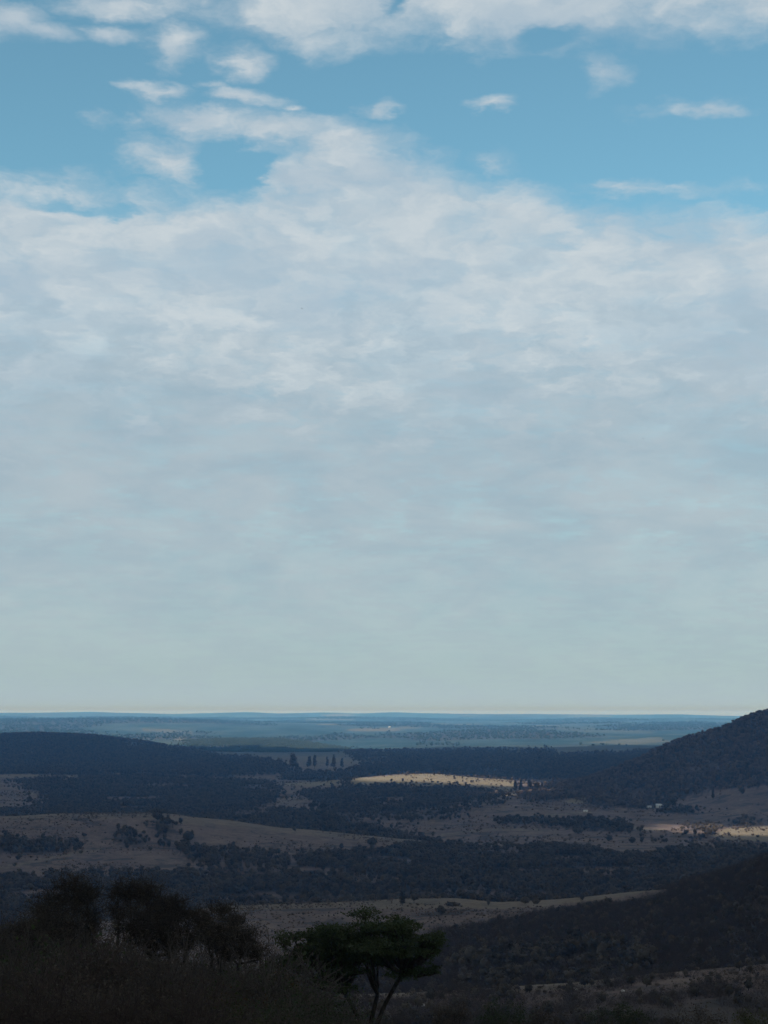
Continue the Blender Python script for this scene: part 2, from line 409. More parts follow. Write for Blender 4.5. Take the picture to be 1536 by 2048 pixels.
PALE = [   # bare or bleached ground, and sunlit patches lightened in the colour: (nearest, farthest, amount, outline)
    (420, 530, .38, [(560, 1992), (790, 1982), (1000, 1972), (1150, 1962), (1300, 1944), (1300, 1952), (1150, 1978), (900, 1990), (560, 1998)]),
    (940, 1015, .45, [(430, 1806), (700, 1798), (920, 1793), (1100, 1795), (1350, 1768), (1350, 1782), (1180, 1802), (1000, 1818), (700, 1815), (430, 1822)]),
    (1900, 2030, .40, [(L_, 1630), (290, 1622), (560, 1650), (880, 1680), (880, 1692), (560, 1664), (290, 1636), (L_, 1642)]),
    (3560, 4050, .55, [(L_, 1540), (230, 1542), (300, 1550), (230, 1553), (60, 1554), (L_, 1556)]),
    (3300, 3700, .9, [(520, 1570), (640, 1562), (870, 1545), (1030, 1560), (1030, 1584), (900, 1576), (760, 1572)]),  # sunlit mound: grass painted paler where the sun falls
    (2300, 2600, .7, [(1256, 1652), (1330, 1660), (1340, 1674), (1290, 1668)]),  # sun patch by the hedgerow, put into the ground colour
    (2100, 2500, .8, [(1415, 1672), (1460, 1655), (1540, 1652), (1800, 1655), (1800, 1690), (1480, 1686)]),  # sunlit clearing at the right, its light also in the colour
    (1450, 2060, .45, [(-300, 1752), (0, 1733), (60, 1722), (120, 1709), (200, 1697), (206, 1700), (125, 1713), (60, 1727), (0, 1738)]),
    (880, 1010, .5, [(760, 1816), (900, 1810), (1000, 1814), (1100, 1810), (1100, 1813), (1000, 1817), (900, 1814), (760, 1820)]),
    (2060, 2700, .4, [(880, 1668), (1000, 1655), (1120, 1660), (1120, 1663), (1000, 1659), (880, 1672)]),
    (2300, 2900, .45, [(1040, 1637), (1060, 1630), (1180, 1622), (1182, 1625), (1062, 1634)]),
    (1060, 1960, .8, [(598, 1746), (640, 1746), (700, 1752), (690, 1759), (620, 1757)]),
    (8000, 11000, .35, [(285, 1457), (330, 1458), (390, 1463), (390, 1468), (340, 1466), (285, 1462)]),
    (6600, 9000, .5, [(350, 1468), (368, 1468), (370, 1484), (352, 1480)]),
    (3900, 4600, .35, [(395, 1557), (455, 1553), (456, 1557), (398, 1562)]),
    (3600, 4300, .35, [(400, 1566), (445, 1562), (446, 1565), (402, 1570)]),
    (4300, 5200, .3, [(500, 1527), (560, 1522), (600, 1524), (590, 1529), (510, 1531)]),
    (4300, 5800, .3, [(590, 1512), (700, 1516), (750, 1524), (740, 1532), (600, 1520)]),
    (2500, 3300, .3, [(0, 1572), (60, 1576), (84, 1590), (30, 1588), (0, 1583)]),
    (2500, 3300, .25, [(540, 1600), (600, 1590), (620, 1600), (560, 1614)]),
    (4300, 7500, .5, [(700, 1498), (745, 1503), (790, 1502), (760, 1511), (705, 1508)]),
    (5000, 7600, .4, [(850, 1508), (950, 1500), (1080, 1505), (1070, 1518), (950, 1512)]),
    (7000, 9000, .25, [(1180, 1484), (1320, 1474), (1340, 1484), (1250, 1490)]),
    (2900, 3400, .9, [(930, 1590), (1000, 1582), (1030, 1584), (1030, 1592), (950, 1594)]),  # thin sunlit strip under the mound, painted pale
    (2750, 3150, 1.0, [(1126, 1602), (1170, 1592), (1172, 1606), (1140, 1606)]),  # small spot of sun near the hill foot, painted on
]


def cover(x, y, z, rng=None):
    """densities of wood kinds and paleness of the ground colour for ground points"""
    r = np.hypot(x, y)
    px, py = project(x, y, z)
    jx = 17 * fbm(x / (0.02 * r + 3), y / (0.02 * r + 3), 3, 71)
    jy = 4.6 * fbm(x / (0.02 * r + 3), y / (0.02 * r + 3), 3, 77)
    qx, qy = px + jx, py + jy
    if rng is not None:                  # woods thin out at their edges
        q = rng.normal(size=len(x)) * np.where(rng.uniform(size=len(x)) < .22, 3.5, 1.0)
        qx, qy = qx + 7.0 * q, qy + 2.2 * rng.normal(size=len(x))
    front = y > 30
    c = {k: np.zeros(len(x)) for k in ('wood', 'brush', 'hill', 'plantation', 'pale')}
    for kind, d0, d1, a, poly in WOODS:
        m = front & (r > d0) & (r < d1) & inpoly(qx, qy, poly)
        c[kind] = np.where(m, np.maximum(c[kind], a), c[kind])
    for d0, d1, poly in OPEN:
        m = front & (r > d0) & (r < d1) & inpoly(qx, qy, poly)
        for k in ('wood', 'brush', 'hill'):
            c[k] = np.where(m, 0.0, c[k])
    gaps = np.clip(0.95 + 2.3 * fbm(x / 70, y / 70, 4, 51), 0.0, 1)
    c['wood'] = c['wood'] * np.where(r < 4000, gaps, np.clip(1.3 + 1.6 * fbm(x / 140, y / 140, 3, 53), 0, 1))
    c['hill'] = c['hill'] * np.clip(1.25 + 1.6 * fbm(x / 50, y / 50, 3, 57), 0.15, 1)
    mound = front & (r > 3380) & (r < 3660) & (np.abs(px - 850) < 230)
    c['wood'] = np.where(mound, np.maximum(c['wood'], 0.20 * np.clip(fbm(x / 40, y / 40, 2, 59) * 3, 0, 1)), c['wood'])
    c['brush'] = np.where(c['wood'] > 0.5, c['brush'] * 0.3, c['brush'])
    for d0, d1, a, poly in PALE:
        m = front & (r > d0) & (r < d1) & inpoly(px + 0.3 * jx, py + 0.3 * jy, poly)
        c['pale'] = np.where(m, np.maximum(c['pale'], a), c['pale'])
    # far country: woodlots and open land by chance
    far = np.clip((r - 6600) / 1500, 0, 1)
    lot = fbm(x / 700, y / 1500, 3, 91)
    lot = lot + 0.5 * np.exp(-((r - 11900) / 600) ** 2) + 0.45 * np.exp(-((r - 17300) / 900) ** 2) + 0.3 * np.exp(-((r - 8700) / 300) ** 2)
    c['farwood'] = far * np.clip((lot - 0.02) * 5, 0, 1) * (c['plantation'] < .5)
    c['pale'] = np.maximum(c['pale'], far * np.clip((fbm(x / 600 + 40, y / 1500, 2, 97) - 0.5) * 5, 0, .5))
    # outside the view, alternate wood and pasture
    side = (np.abs(np.arctan2(x, y)) > 0.60) & (r > 300) & (r < 7000)
    c['wood'] = np.where(side, np.clip(fbm(x / 350, y / 350, 2, 41) * 6, 0, 1), c['wood'])
    return c


# ------------------------------------------------------------------ materials
MAT = {}


def material(name, build):
    m = bpy.data.materials.new(name)
    m.use_nodes = True
    g = NT(m.node_tree)
    g.n.clear()
    out = g.new('ShaderNodeOutputMaterial')
    build(g, out)
    MAT[name] = m
    return m


def principled(g, out, color, rough=0.9, bump=None, bumpd=0.1, spec=0.15, trans=0.0):
    b = g.new('ShaderNodeBsdfPrincipled')
    g.put(b.inputs['Base Color'], color if isinstance(color, bpy.types.NodeSocket) else tuple(color) + (1.0,))
    g.put(b.inputs['Roughness'], rough)
    b.inputs['Specular IOR Level'].default_value = spec
    if bump is not None:
        bn = g.new('ShaderNodeBump')
        bn.inputs['Distance'].default_value = bumpd
        bn.inputs['Strength'].default_value = 0.8
        g.put(bn.inputs['Height'], bump)
        g.l.new(bn.outputs[0], b.inputs['Normal'])
    if trans:
        t = g.new('ShaderNodeBsdfTranslucent')
        g.put(t.inputs[0], color if isinstance(color, bpy.types.NodeSocket) else tuple(color) + (1.0,))
        m = g.new('ShaderNodeMixShader')
        m.inputs[0].default_value = trans
        g.l.new(b.outputs[0], m.inputs[1]); g.l.new(t.outputs[0], m.inputs[2])
        g.l.new(m.outputs[0], out.inputs[0])
    else:
        g.l.new(b.outputs[0], out.inputs[0])


def ground_mat(g, out):
    geo = g.new('ShaderNodeNewGeometry')
    p = geo.outputs['Position']
    att = lambda n: g.new('ShaderNodeAttribute', attribute_name=n).outputs['Fac']
    n1 = g.noise(p, 0.012, 6.0, 0.65)
    n2 = g.noise(p, 0.09, 6.0, 0.7)
    n3 = g.noise(p, 0.7, 5.0, 0.7)
    n4 = g.noise(g.vmath('MULTIPLY', p, (1.0, 1.0, 1.0)), 0.0035, 3.0, 0.6)
    c = g.mix(g.smooth(n1, 0.36, 0.64), (0.140, 0.105, 0.095), (0.195, 0.146, 0.120))
    c = g.mix(g.smooth(n2, 0.45, 0.68), c, (0.100, 0.080, 0.076))
    c = g.mix(g.smooth(n3, 0.50, 0.75), c, (0.21, 0.165, 0.135))
    strip = g.noise(g.vmath('MULTIPLY', p, (1 / 900, 1 / 3200, 0.0)), 1.0, 5.0, 0.65)
    n5 = g.noise(p, 0.028, 5.0, 0.7)
    c = g.mix(g.math('MULTIPLY', g.smooth(n5, 0.52, 0.62), 0.9), c, (0.070, 0.062, 0.060))
    c = g.mix(g.math('MULTIPLY', g.smooth(n5, 0.44, 0.34), 0.6), c, (0.235, 0.180, 0.145))
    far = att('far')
    fc = g.mix(g.smooth(n4, 0.40, 0.62), (0.022, 0.054, 0.068), (0.050, 0.086, 0.100))  # teal in the far ground colour stands in for distance haze
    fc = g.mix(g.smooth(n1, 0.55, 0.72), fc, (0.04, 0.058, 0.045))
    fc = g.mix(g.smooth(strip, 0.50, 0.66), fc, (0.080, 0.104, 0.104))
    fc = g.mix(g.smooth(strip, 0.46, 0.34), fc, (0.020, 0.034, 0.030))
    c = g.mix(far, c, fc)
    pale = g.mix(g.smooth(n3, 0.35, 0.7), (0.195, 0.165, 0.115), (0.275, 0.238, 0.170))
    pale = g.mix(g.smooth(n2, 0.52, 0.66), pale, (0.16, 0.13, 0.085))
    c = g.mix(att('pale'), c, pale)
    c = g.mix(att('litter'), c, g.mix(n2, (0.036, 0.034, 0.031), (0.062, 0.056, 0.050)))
    h = g.math('ADD', g.math('MULTIPLY', n3, 0.5), g.math('MULTIPLY', n2, 1.5))
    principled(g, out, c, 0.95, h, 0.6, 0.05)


material('ground', ground_mat)


def leaf_mat(dark, light, scale=0.35, trans=0.25):
    def f(g, out):
        geo = g.new('ShaderNodeNewGeometry')
        oi = g.new('ShaderNodeObjectInfo')
        n = g.noise(geo.outputs['Position'], scale, 4.0, 0.7)
        v = g.math('ADD', g.math('MULTIPLY', oi.outputs['Random'], 0.55), g.math('MULTIPLY', g.smooth(n, 0.3, 0.7), 0.45))
        c = g.mix(v, dark, light)
        principled(g, out, c, 0.7, None, 0, 0.2, trans)
    return f


material('leaf_green', leaf_mat((0.028, 0.040, 0.018), (0.062, 0.078, 0.032), 1.5))
material('leaf_olive', leaf_mat((0.040, 0.045, 0.018), (0.078, 0.078, 0.030), 1.5))
material('leaf_rust', leaf_mat((0.060, 0.036, 0.018), (0.105, 0.066, 0.030), 1.2))
material('leaf_dry', leaf_mat((0.056, 0.044, 0.037), (0.105, 0.080, 0.060), 1.2))
material('leaf_wood', leaf_mat((0.032, 0.027, 0.022), (0.135, 0.106, 0.076), 0.05, 0.15))
material('leaf_hill', leaf_mat((0.052, 0.040, 0.032), (0.205, 0.150, 0.112), 0.03, 0.15))
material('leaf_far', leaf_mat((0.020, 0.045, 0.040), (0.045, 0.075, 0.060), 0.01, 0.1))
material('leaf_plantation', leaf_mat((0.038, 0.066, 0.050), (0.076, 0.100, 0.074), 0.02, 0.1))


def bark_mat(a, b):
    def f(g, out):
        tc = g.new('ShaderNodeTexCoord')
        n = g.noise(g.vmath('MULTIPLY', tc.outputs['Object'], (9, 9, 2.5)), 1.0, 6.0, 0.7)
        principled(g, out, g.mix(g.smooth(n, 0.3, 0.7), a, b), 0.95, n, 0.03, 0.05)
    return f


material('bark', bark_mat((0.022, 0.018, 0.015), (0.075, 0.062, 0.052)))
material('twig', bark_mat((0.055, 0.046, 0.042), (0.115, 0.095, 0.082)))
material('brush_twig', bark_mat((0.050, 0.038, 0.036), (0.105, 0.078, 0.068)))


def stone_mat(g, out):
    tc = g.new('ShaderNodeTexCoord')
    n = g.noise(tc.outputs['Object'], 2.2, 6.0, 0.7)
    principled(g, out, g.mix(g.smooth(n, 0.3, 0.7), (0.38, 0.36, 0.33), (0.66, 0.64, 0.60)), 0.9, n, 0.08, 0.1)


material('stone', stone_mat)


def plain(a, b, scale, rough=0.7):
    def f(g, out):
        tc = g.new('ShaderNodeTexCoord')
        n = g.noise(tc.outputs['Object'], scale, 5.0, 0.65)
        principled(g, out, g.mix(g.smooth(n, 0.3, 0.7), a, b), rough, n, 0.01, 0.2)
    return f


material('whitewash', plain((0.62, 0.60, 0.56), (0.80, 0.79, 0.76), 0.8))
material('roof_metal', plain((0.55, 0.56, 0.57), (0.78, 0.78, 0.78), 0.6, 0.5))
material('dark_opening', plain((0.03, 0.03, 0.035), (0.06, 0.06, 0.065), 1.0, 0.4))
material('feather', plain((0.02, 0.02, 0.022), (0.05, 0.05, 0.052), 8.0, 0.6))


def cloud_mat(g, out):
    d = g.new('ShaderNodeBsdfDiffuse')
    d.inputs[0].default_value = (0.85, 0.86, 0.88, 1)
    t = g.new('ShaderNodeBsdfTranslucent')
    t.inputs[0].default_value = (0.78, 0.77, 0.77, 1)
    m = g.new('ShaderNodeMixShader')
    m.inputs[0].default_value = 0.5
    g.l.new(d.outputs[0], m.inputs[1]); g.l.new(t.outputs[0], m.inputs[2])
    g.l.new(m.outputs[0], out.inputs[0])


material('cloud', cloud_mat)


def haze_mat(g, out):
    v = g.new('ShaderNodeVolumePrincipled')
    v.inputs['Color'].default_value = (0.15, 0.45, 1.0, 1)
    v.inputs['Absorption Color'].default_value = (0.965, 0.90, 1, 1)
    v.inputs['Density'].default_value = 0.76e-4
    v.inputs['Anisotropy'].default_value = 0.0
    v.inputs['Density Attribute'].default_value = ''
    g.l.new(v.outputs[0], out.inputs['Volume'])


material('haze', haze_mat)

# ------------------------------------------------------------------ object helpers
def mesh_np(name, verts, faces, mats, mat_idx=None, smooth=False):
    """verts (N,3); faces: (M,k) array or a list of such arrays"""
    if not isinstance(faces, (list, tuple)):
        faces = [faces]
    faces = [np.asarray(f, np.int32) for f in faces if len(f)]
    me = bpy.data.meshes.new(name)
    nv = len(verts)
    me.vertices.add(nv)
    me.vertices.foreach_set('co', np.asarray(verts, np.float32).ravel())
    loops = np.concatenate([f.ravel() for f in faces])
    tot = np.concatenate([np.full(len(f), f.shape[1], np.int32) for f in faces])
    start = np.concatenate([[0], np.cumsum(tot)[:-1]]).astype(np.int32)
    me.loops.add(len(loops))
    me.loops.foreach_set('vertex_index', loops)
    me.polygons.add(len(tot))
    me.polygons.foreach_set('loop_start', start)
    me.polygons.foreach_set('loop_total', tot)
    for m in (mats if isinstance(mats, (list, tuple)) else [mats]):
        me.materials.append(MAT[m])
    if mat_idx is not None:
        me.polygons.foreach_set('material_index', np.asarray(mat_idx, np.int32))
    if smooth:
        me.polygons.foreach_set('use_smooth', np.ones(len(tot), bool))
    me.update(calc_edges=True)
    return me


def link(name, me, parent=None, loc=None):
    o = bpy.data.objects.new(name, me)
    COL.objects.link(o)
    if parent is not None:
        o.parent = parent
    if loc is not None:
        o.location = loc
    return o


def tag(o, label, cat, group=None, kind=None):
    o['label'] = label
    o['category'] = cat
    if group:
        o['group'] = group
    if kind:
        o['kind'] = kind
    return o


def thing(name, label, cat, loc, rz=0.0, group=None):
    o = bpy.data.objects.new(name, None)
    COL.objects.link(o)
    o.location = loc
    o.rotation_euler = (0, 0, rz)
    o.empty_display_size = 0.5
    return tag(o, label, cat, group)


def copy_thing(o, loc, rz, s, label=None, group=None):
    c = o.copy()
    COL.objects.link(c)
    c.location = loc
    c.rotation_euler = (0, 0, rz)
    c.scale = s
    if label:
        c['label'] = label
    if group:
        c['group'] = group
    for ch in o.children:
        k = ch.copy()
        COL.objects.link(k)
        k.parent = c
    return c


def ground_at(px, py=None, d=None, d0=50, d1=9000):
    """a point of the terrain at a bearing: at a given distance, or the first that shows at a given height in the view"""
    u = (px - CX) / F
    if d is None:
        dd = np.geomspace(d0, d1, 1500)
        zz = height(u * dd, dd)
        yy = HY - F * zz / dd
        hit = np.nonzero(yy <= py)[0]
        d = dd[hit[0]] if len(hit) else dd[np.argmin(np.abs(yy - py))]
    z = height(np.array([u * d]), np.array([d]))[0]
    return Vector((u * d, d, z))


# ------------------------------------------------------------------ terrain sheet
def build_ground():
    a_in = np.concatenate([np.linspace(-0.58, -0.26, 90, endpoint=False), np.linspace(-0.26, 0.26, 420), np.linspace(0.58, 0.26, 90, endpoint=False)[::-1]])
    a_out = np.concatenate([np.linspace(-math.pi, -0.9, 44, endpoint=False), np.linspace(-0.9, -0.58, 20, endpoint=False)])
    az = np.concatenate([a_out, a_in, -a_out[::-1][:-1]])
    rr = np.concatenate([np.geomspace(2.0, 380, 90, endpoint=False), np.geomspace(380, 4600, 300, endpoint=False), np.geomspace(4600, 26000, 110, endpoint=False), np.geomspace(26000, 31000, 4)])
    A, Rr = np.meshgrid(az, rr)
    x, y = (Rr * np.sin(A)).ravel(), (Rr * np.cos(A)).ravel()
    z = height(x, y)
    na, nr = len(az), len(rr)
    v = np.column_stack([x, y, z])
    i = np.arange(nr - 1)[:, None] * na
    j = np.arange(na)[None, :]
    j2 = (j + 1) % na
    f = np.stack([i + j, i + j2, i + na + j2, i + na + j], -1).reshape(-1, 4)[:, ::-1]
    v = np.vstack([v, [[0, 0, -1.72]]])
    tri = np.column_stack([np.full(na, len(v) - 1), (np.arange(na) + 1) % na, np.arange(na)])[:, ::-1]
    # keep faces up
    me = mesh_np('ground', v, [f[:, ::-1], tri[:, ::-1]], 'ground', smooth=True)
    if me.polygons[1000].normal.z < 0:
        me.flip_normals()
    c = cover(x, y, z, np.random.default_rng(3))
    r = np.hypot(x, y)
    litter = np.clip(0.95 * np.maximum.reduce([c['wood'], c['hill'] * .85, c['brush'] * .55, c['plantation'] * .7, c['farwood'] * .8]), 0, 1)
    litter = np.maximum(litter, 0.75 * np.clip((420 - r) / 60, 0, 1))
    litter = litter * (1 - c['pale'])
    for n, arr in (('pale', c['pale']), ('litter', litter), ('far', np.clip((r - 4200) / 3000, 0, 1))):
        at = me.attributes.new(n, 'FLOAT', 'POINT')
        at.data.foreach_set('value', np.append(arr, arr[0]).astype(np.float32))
    o = link('ground', me)
    tag(o, 'rolling dry pasture valley floor running out to low blue hills', 'ground', kind='structure')


build_ground()

# ------------------------------------------------------------------ plant shapes
def unit(v):
    return v / (np.linalg.norm(v, axis=-1, keepdims=True) + 1e-9)


def tubes(segs, sides=3):
    """segs: (N,8) p0 p1 r0 r1 -> verts, quads"""
    s = np.asarray(segs, float)
    p0, p1, r0, r1 = s[:, 0:3], s[:, 3:6], s[:, 6], s[:, 7]
    d = unit(p1 - p0)
    ref = np.where(np.abs(d[:, 2:3]) > 0.9, [[1.0, 0, 0]], [[0, 0, 1.0]])
    a = unit(np.cross(d, ref))
    b = np.cross(d, a)
    ang = np.arange(sides) * 2 * math.pi / sides
    ring = a[:, None, :] * np.cos(ang)[None, :, None] + b[:, None, :] * np.sin(ang)[None, :, None]
    v = np.concatenate([p0[:, None] + ring * r0[:, None, None], p1[:, None] + ring * r1[:, None, None]], 1)
    n = len(s)
    base = np.arange(n)[:, None] * 2 * sides
    k = np.arange(sides)[None, :]
    k2 = (k + 1) % sides
    f = np.stack([base + k, base + k2, base + sides + k2, base + sides + k], -1).reshape(-1, 4)
    return v.reshape(-1, 3), f


def leaves(rng, pts, size, asp=0.55, flat=0.3):
    """one bent quad per point"""
    n = len(pts)
    nrm = unit(rng.normal(size=(n, 3)) + np.array([0, 0, flat * 2]))
    t = unit(np.cross(nrm, rng.normal(size=(n, 3))))
    b = np.cross(nrm, t)
    s = size * rng.uniform(0.6, 1.35, (n, 1))
    w = s * asp
    v = np.stack([pts - t * s * .5, pts + b * w * .5 + nrm * w * .12, pts + t * s * .5, pts - b * w * .5 + nrm * w * .12], 1)
    f = np.arange(n * 4).reshape(n, 4)
    return v.reshape(-1, 3), f


class Tree:
    """branching skeleton grown by repeated forking"""
    def __init__(self, seed):
        self.r = random.Random(seed)
        self.big, self.small, self.tips = [], [], []

    def bend(self, p0, p1, r0, r1, n, wob, store):
        d = p1 - p0
        L = d.length
        prev, pr = p0, r0
        for i in range(1, n + 1):
            t = i / n
            q = p0.lerp(p1, t)
            if i < n:
                q = q + Vector([self.r.uniform(-1, 1) for _ in range(3)]) * wob * L
            rr = r0 + (r1 - r0) * t
            store.append((*prev, *q, pr, rr))
            prev, pr = q, rr
        return prev

    def grow(self, p, d, length, radius, level, maxl, kids, spread, up, shrink=0.72, bigl=1, stretch=None):
        r = self.r
        store = self.big if level <= bigl else self.small
        n = 3 if level < 3 else 2
        pos, dirv = p.copy(), d.normalized()
        nodes = []
        for i in range(n):
            dirv = (dirv + Vector([r.uniform(-1, 1) for _ in range(3)]) * 0.22 + Vector((0, 0, up)) * 0.18).normalized()
            st = dirv * (length / n)
            q = pos + st
            ra = radius * (1 - 0.35 * i / n)
            rb = radius * (1 - 0.35 * (i + 1) / n)
            store.append((*pos, *q, ra, rb))
            pos = q
            nodes.append((pos.copy(), rb))
        if level >= maxl:
            self.tips.append(pos.copy())
            return
        k = kids[min(level, len(kids) - 1)]
        for i in range(k):
            np_, rb = nodes[-1] if i < max(2, k - 2) else nodes[r.randrange(len(nodes))]
            ang = spread * r.uniform(0.55, 1.25)
            ax = dirv.cross(Vector([r.uniform(-1, 1) for _ in range(3)]))
            if ax.length < 1e-3:
                ax = Vector((1, 0, 0))
            nd = dirv.copy()
            nd.rotate(__import__('mathutils').Quaternion(ax.normalized(), ang))
            if stretch:
                nd = Vector((nd.x * stretch[0], nd.y * stretch[0], nd.z * stretch[1]))
            self.grow(np_, nd, length * shrink * r.uniform(0.75, 1.2), rb * 0.62, level + 1, maxl, kids, spread, up, shrink, bigl, stretch)


def leafy_tree(name, label, cat, base, clusters, seed, leafm, n_leaf, leaf, trunk_r, forks, group=None, barkm='bark', twigs=0):
    """clusters: (x, y, z, rx, rz) ellipsoids in metres from the base; forks: points limbs start from"""
    rng = np.random.default_rng(seed)
    t = Tree(seed)
    o = thing(name, label, cat, base, 0.0, group)
    fk = [Vector(f) for f in forks]
    for i, f in enumerate(fk):
        start = Vector((0, 0, -0.3)).lerp(fk[0], 0.45) if i else Vector((0, 0, -0.3))
        t.bend(start, f, trunk_r * (1.0 if i == 0 else .7), trunk_r * 0.62, 4, 0.04, t.big)
    pts = []
    vol = np.array([c[3] * c[3] * c[4] for c in clusters]) ** 0.66
    vol = vol / vol.sum()
    for c, share in zip(clusters, vol):
        cc = Vector(c[:3])
        f = min(fk, key=lambda q: (q - cc).length + 0.6 * abs(q.x - cc.x))
        mid = f.lerp(cc, 0.5) + Vector((0, 0, -0.12 * (cc - f).length))
        t.bend(f, mid, trunk_r * 0.5, trunk_r * 0.36, 3, 0.05, t.big)
        end = t.bend(mid, cc - Vector((0, 0, c[4] * .5)), trunk_r * 0.36, trunk_r * 0.2, 3, 0.06, t.big)
        ns = twigs or 14
        mids = []
        for k in range(6 if twigs else 0):
            u = unit(rng.normal(size=3)) * rng.uniform(0.25, 0.75)
            q = cc + Vector((u[0] * c[3], u[1] * c[3], u[2] * c[4]))
            t.bend(end, q, trunk_r * 0.17, 0.016, 4, 0.13, t.small)
            mids.append(q)
        for k in range(ns):
            u = unit(rng.normal(size=3)) * rng.uniform(0.5, 1.35 if twigs else 1.1)
            e = cc + Vector((u[0] * c[3], u[1] * c[3], abs(u[2]) * c[4] if rng.random() < .55 else u[2] * c[4]))
            src = end
            if twigs:
                src = mids[k % 6]
                e = src + (e - src) * rng.uniform(.45, 1.0)
            t.bend(src, e, 0.014 if twigs else trunk_r * 0.14, 0.007, 3, 0.14, t.small)
            if twigs:                        # fine forking twigs along the spray
                for q in range(7):
                    a = src.lerp(e, rng.uniform(.25, 1.0)) if q else e
                    dv = Vector(unit(rng.normal(size=3) + .8 * unit(np.array(e - src)) + np.array([0, 0, .35]))) * c[4] * rng.uniform(.2, .55)
                    t.bend(a, a + dv, 0.010, 0.006, 2, 0.12, t.small)
            n = max(3, int(n_leaf * share / ns))
            sc = np.array([c[3], c[3], c[4]]) * (0.42 if twigs else 0.25)
            pts.append(np.array(e) + rng.normal(size=(n, 3)) * sc)
    pts = np.vstack(pts)
    v, f = tubes(t.big, 7)
    link('trunk', mesh_np('trunk', v, f, barkm, smooth=True), o)
    v, f = tubes(t.small, 3)
    v2, f2 = leaves(rng, pts, leaf)
    f2 = f2 + len(v)
    link('crown', mesh_np('crown', np.vstack([v, v2]), np.vstack([f, f2]), [barkm, leafm], [0] * len(f) + [1] * (len(pts))), o)
    return o


def crown_shape(seed, blobs, n_leaf, leaf, core=True):
    """a far tree's crown: leaf sprays over lumpy blobs round a rough core"""
    rng = np.random.default_rng(seed)
    V, FQ, FT, nv = [], [], [], 0
    for (cx, cy, cz, rx, rz) in blobs:
        u = unit(rng.normal(size=(max(6, int(n_leaf / len(blobs))), 3)))
        rr = rng.uniform(0.72, 1.10, (len(u), 1))
        p = np.array([cx, cy, cz]) + u * rr * np.array([rx, rx, rz])
        nrm = unit(u + rng.normal(size=u.shape) * 0.55)
        t = unit(np.cross(nrm, rng.normal(size=u.shape)))
        b = np.cross(nrm, t)
        s = leaf * rng.uniform(0.6, 1.4, (len(u), 1))
        v = np.stack([p - t * s * .5, p + b * s * .36, p + t * s * .5, p - b * s * .36], 1).reshape(-1, 3)
        V.append(v); FQ.append(np.arange(len(v)).reshape(-1, 4) + nv); nv += len(v)
        if core:
            lat, lon = 4, 7
            th = np.linspace(0.0, math.pi, lat + 1)[1:-1]
            ring = np.array([[math.sin(a) * math.cos(q), math.sin(a) * math.sin(q), math.cos(a)] for a in th for q in np.arange(lon) * 2 * math.pi / lon])
            ring = np.vstack([ring, [[0, 0, 1]], [[0, 0, -1]]])
            ring = ring * rng.uniform(0.62, 0.88, (len(ring), 1)) * np.array([rx, rx, rz]) + np.array([cx, cy, cz])
            qs, ts = [], []
            for i in range(len(th) - 1):
                for k in range(lon):
                    qs.append((i * lon + k, (i + 1) * lon + k, (i + 1) * lon + (k + 1) % lon, i * lon + (k + 1) % lon))
            T, B = len(th) * lon, len(th) * lon + 1
            for k in range(lon):
                ts.append((T, k, (k + 1) % lon)); ts.append((B, (len(th) - 1) * lon + (k + 1) % lon, (len(th) - 1) * lon + k))
            V.append(ring); FQ.append(np.array(qs) + nv); FT.append(np.array(ts) + nv); nv += len(ring)
    return np.vstack(V), [np.vstack(FQ)] + ([np.vstack(FT)] if FT else [])


PROTO = bpy.data.collections.new('plant_shapes')      # shapes that the woods are planted with; never linked to the scene


def proto_set(name, meshes):
    c = bpy.data.collections.new(name)
    for i, me in enumerate(meshes):
        o = bpy.data.objects.new('%s_%d' % (name, i), me)
        c.objects.link(o)
    return c


def tree_mesh(seed, H, R, leafm, n_leaf=110, leaf=1.3, form='round'):
    rng = random.Random(seed)
    if form == 'round':
        bl = [(rng.uniform(-.45, .45) * R, rng.uniform(-.45, .45) * R, H * rng.uniform(.5, .72), R * rng.uniform(.5, .72), H * rng.uniform(.22, .32)) for _ in range(3)]
        bl.append((0, 0, H * .42, R * .75, H * .26))
    elif form == 'tall':
        bl = [(rng.uniform(-.2, .2) * R, rng.uniform(-.2, .2) * R, H * (.35 + .18 * k), R * (0.85 - .13 * k), H * .16) for k in range(4)]
    elif form == 'umbrella':
        bl = [(rng.uniform(-.6, .6) * R, rng.uniform(-.6, .6) * R, H * rng.uniform(.72, .85), R * rng.uniform(.45, .6), H * .14) for _ in range(4)]
    else:
        bl = [(rng.uniform(-.4, .4) * R, rng.uniform(-.4, .4) * R, H * rng.uniform(.40, .6), R * rng.uniform(.5, .75), H * .36) for _ in range(3)]
    v, fs = crown_shape(seed, bl, n_leaf, leaf)
    tv, tf = tubes([(0, 0, -1.5, 0, 0, H * .45, R * .07, R * .05), (0, 0, H * .35, R * .3, 0, H * .65, R * .05, R * .02), (0, 0, H * .3, -R * .3, R * .1, H * .62, R * .05, R * .02)], 5)
    return (v, fs), (tv, tf)


def joined_tree(seed, H, R, leafm, n_leaf=110, leaf=1.3, form='round'):
    (v, fs), (tv, tf) = tree_mesh(seed, H, R, leafm, n_leaf, leaf, form)
    fq = np.vstack([fs[0], tf + len(v)])
    out = [fq] + fs[1:]
    mi = [0] * len(fs[0]) + [1] * len(tf) + [0] * sum(len(x) for x in fs[1:])
    return mesh_np('tree', np.vstack([v, tv]), out, [leafm, 'bark'], mi)


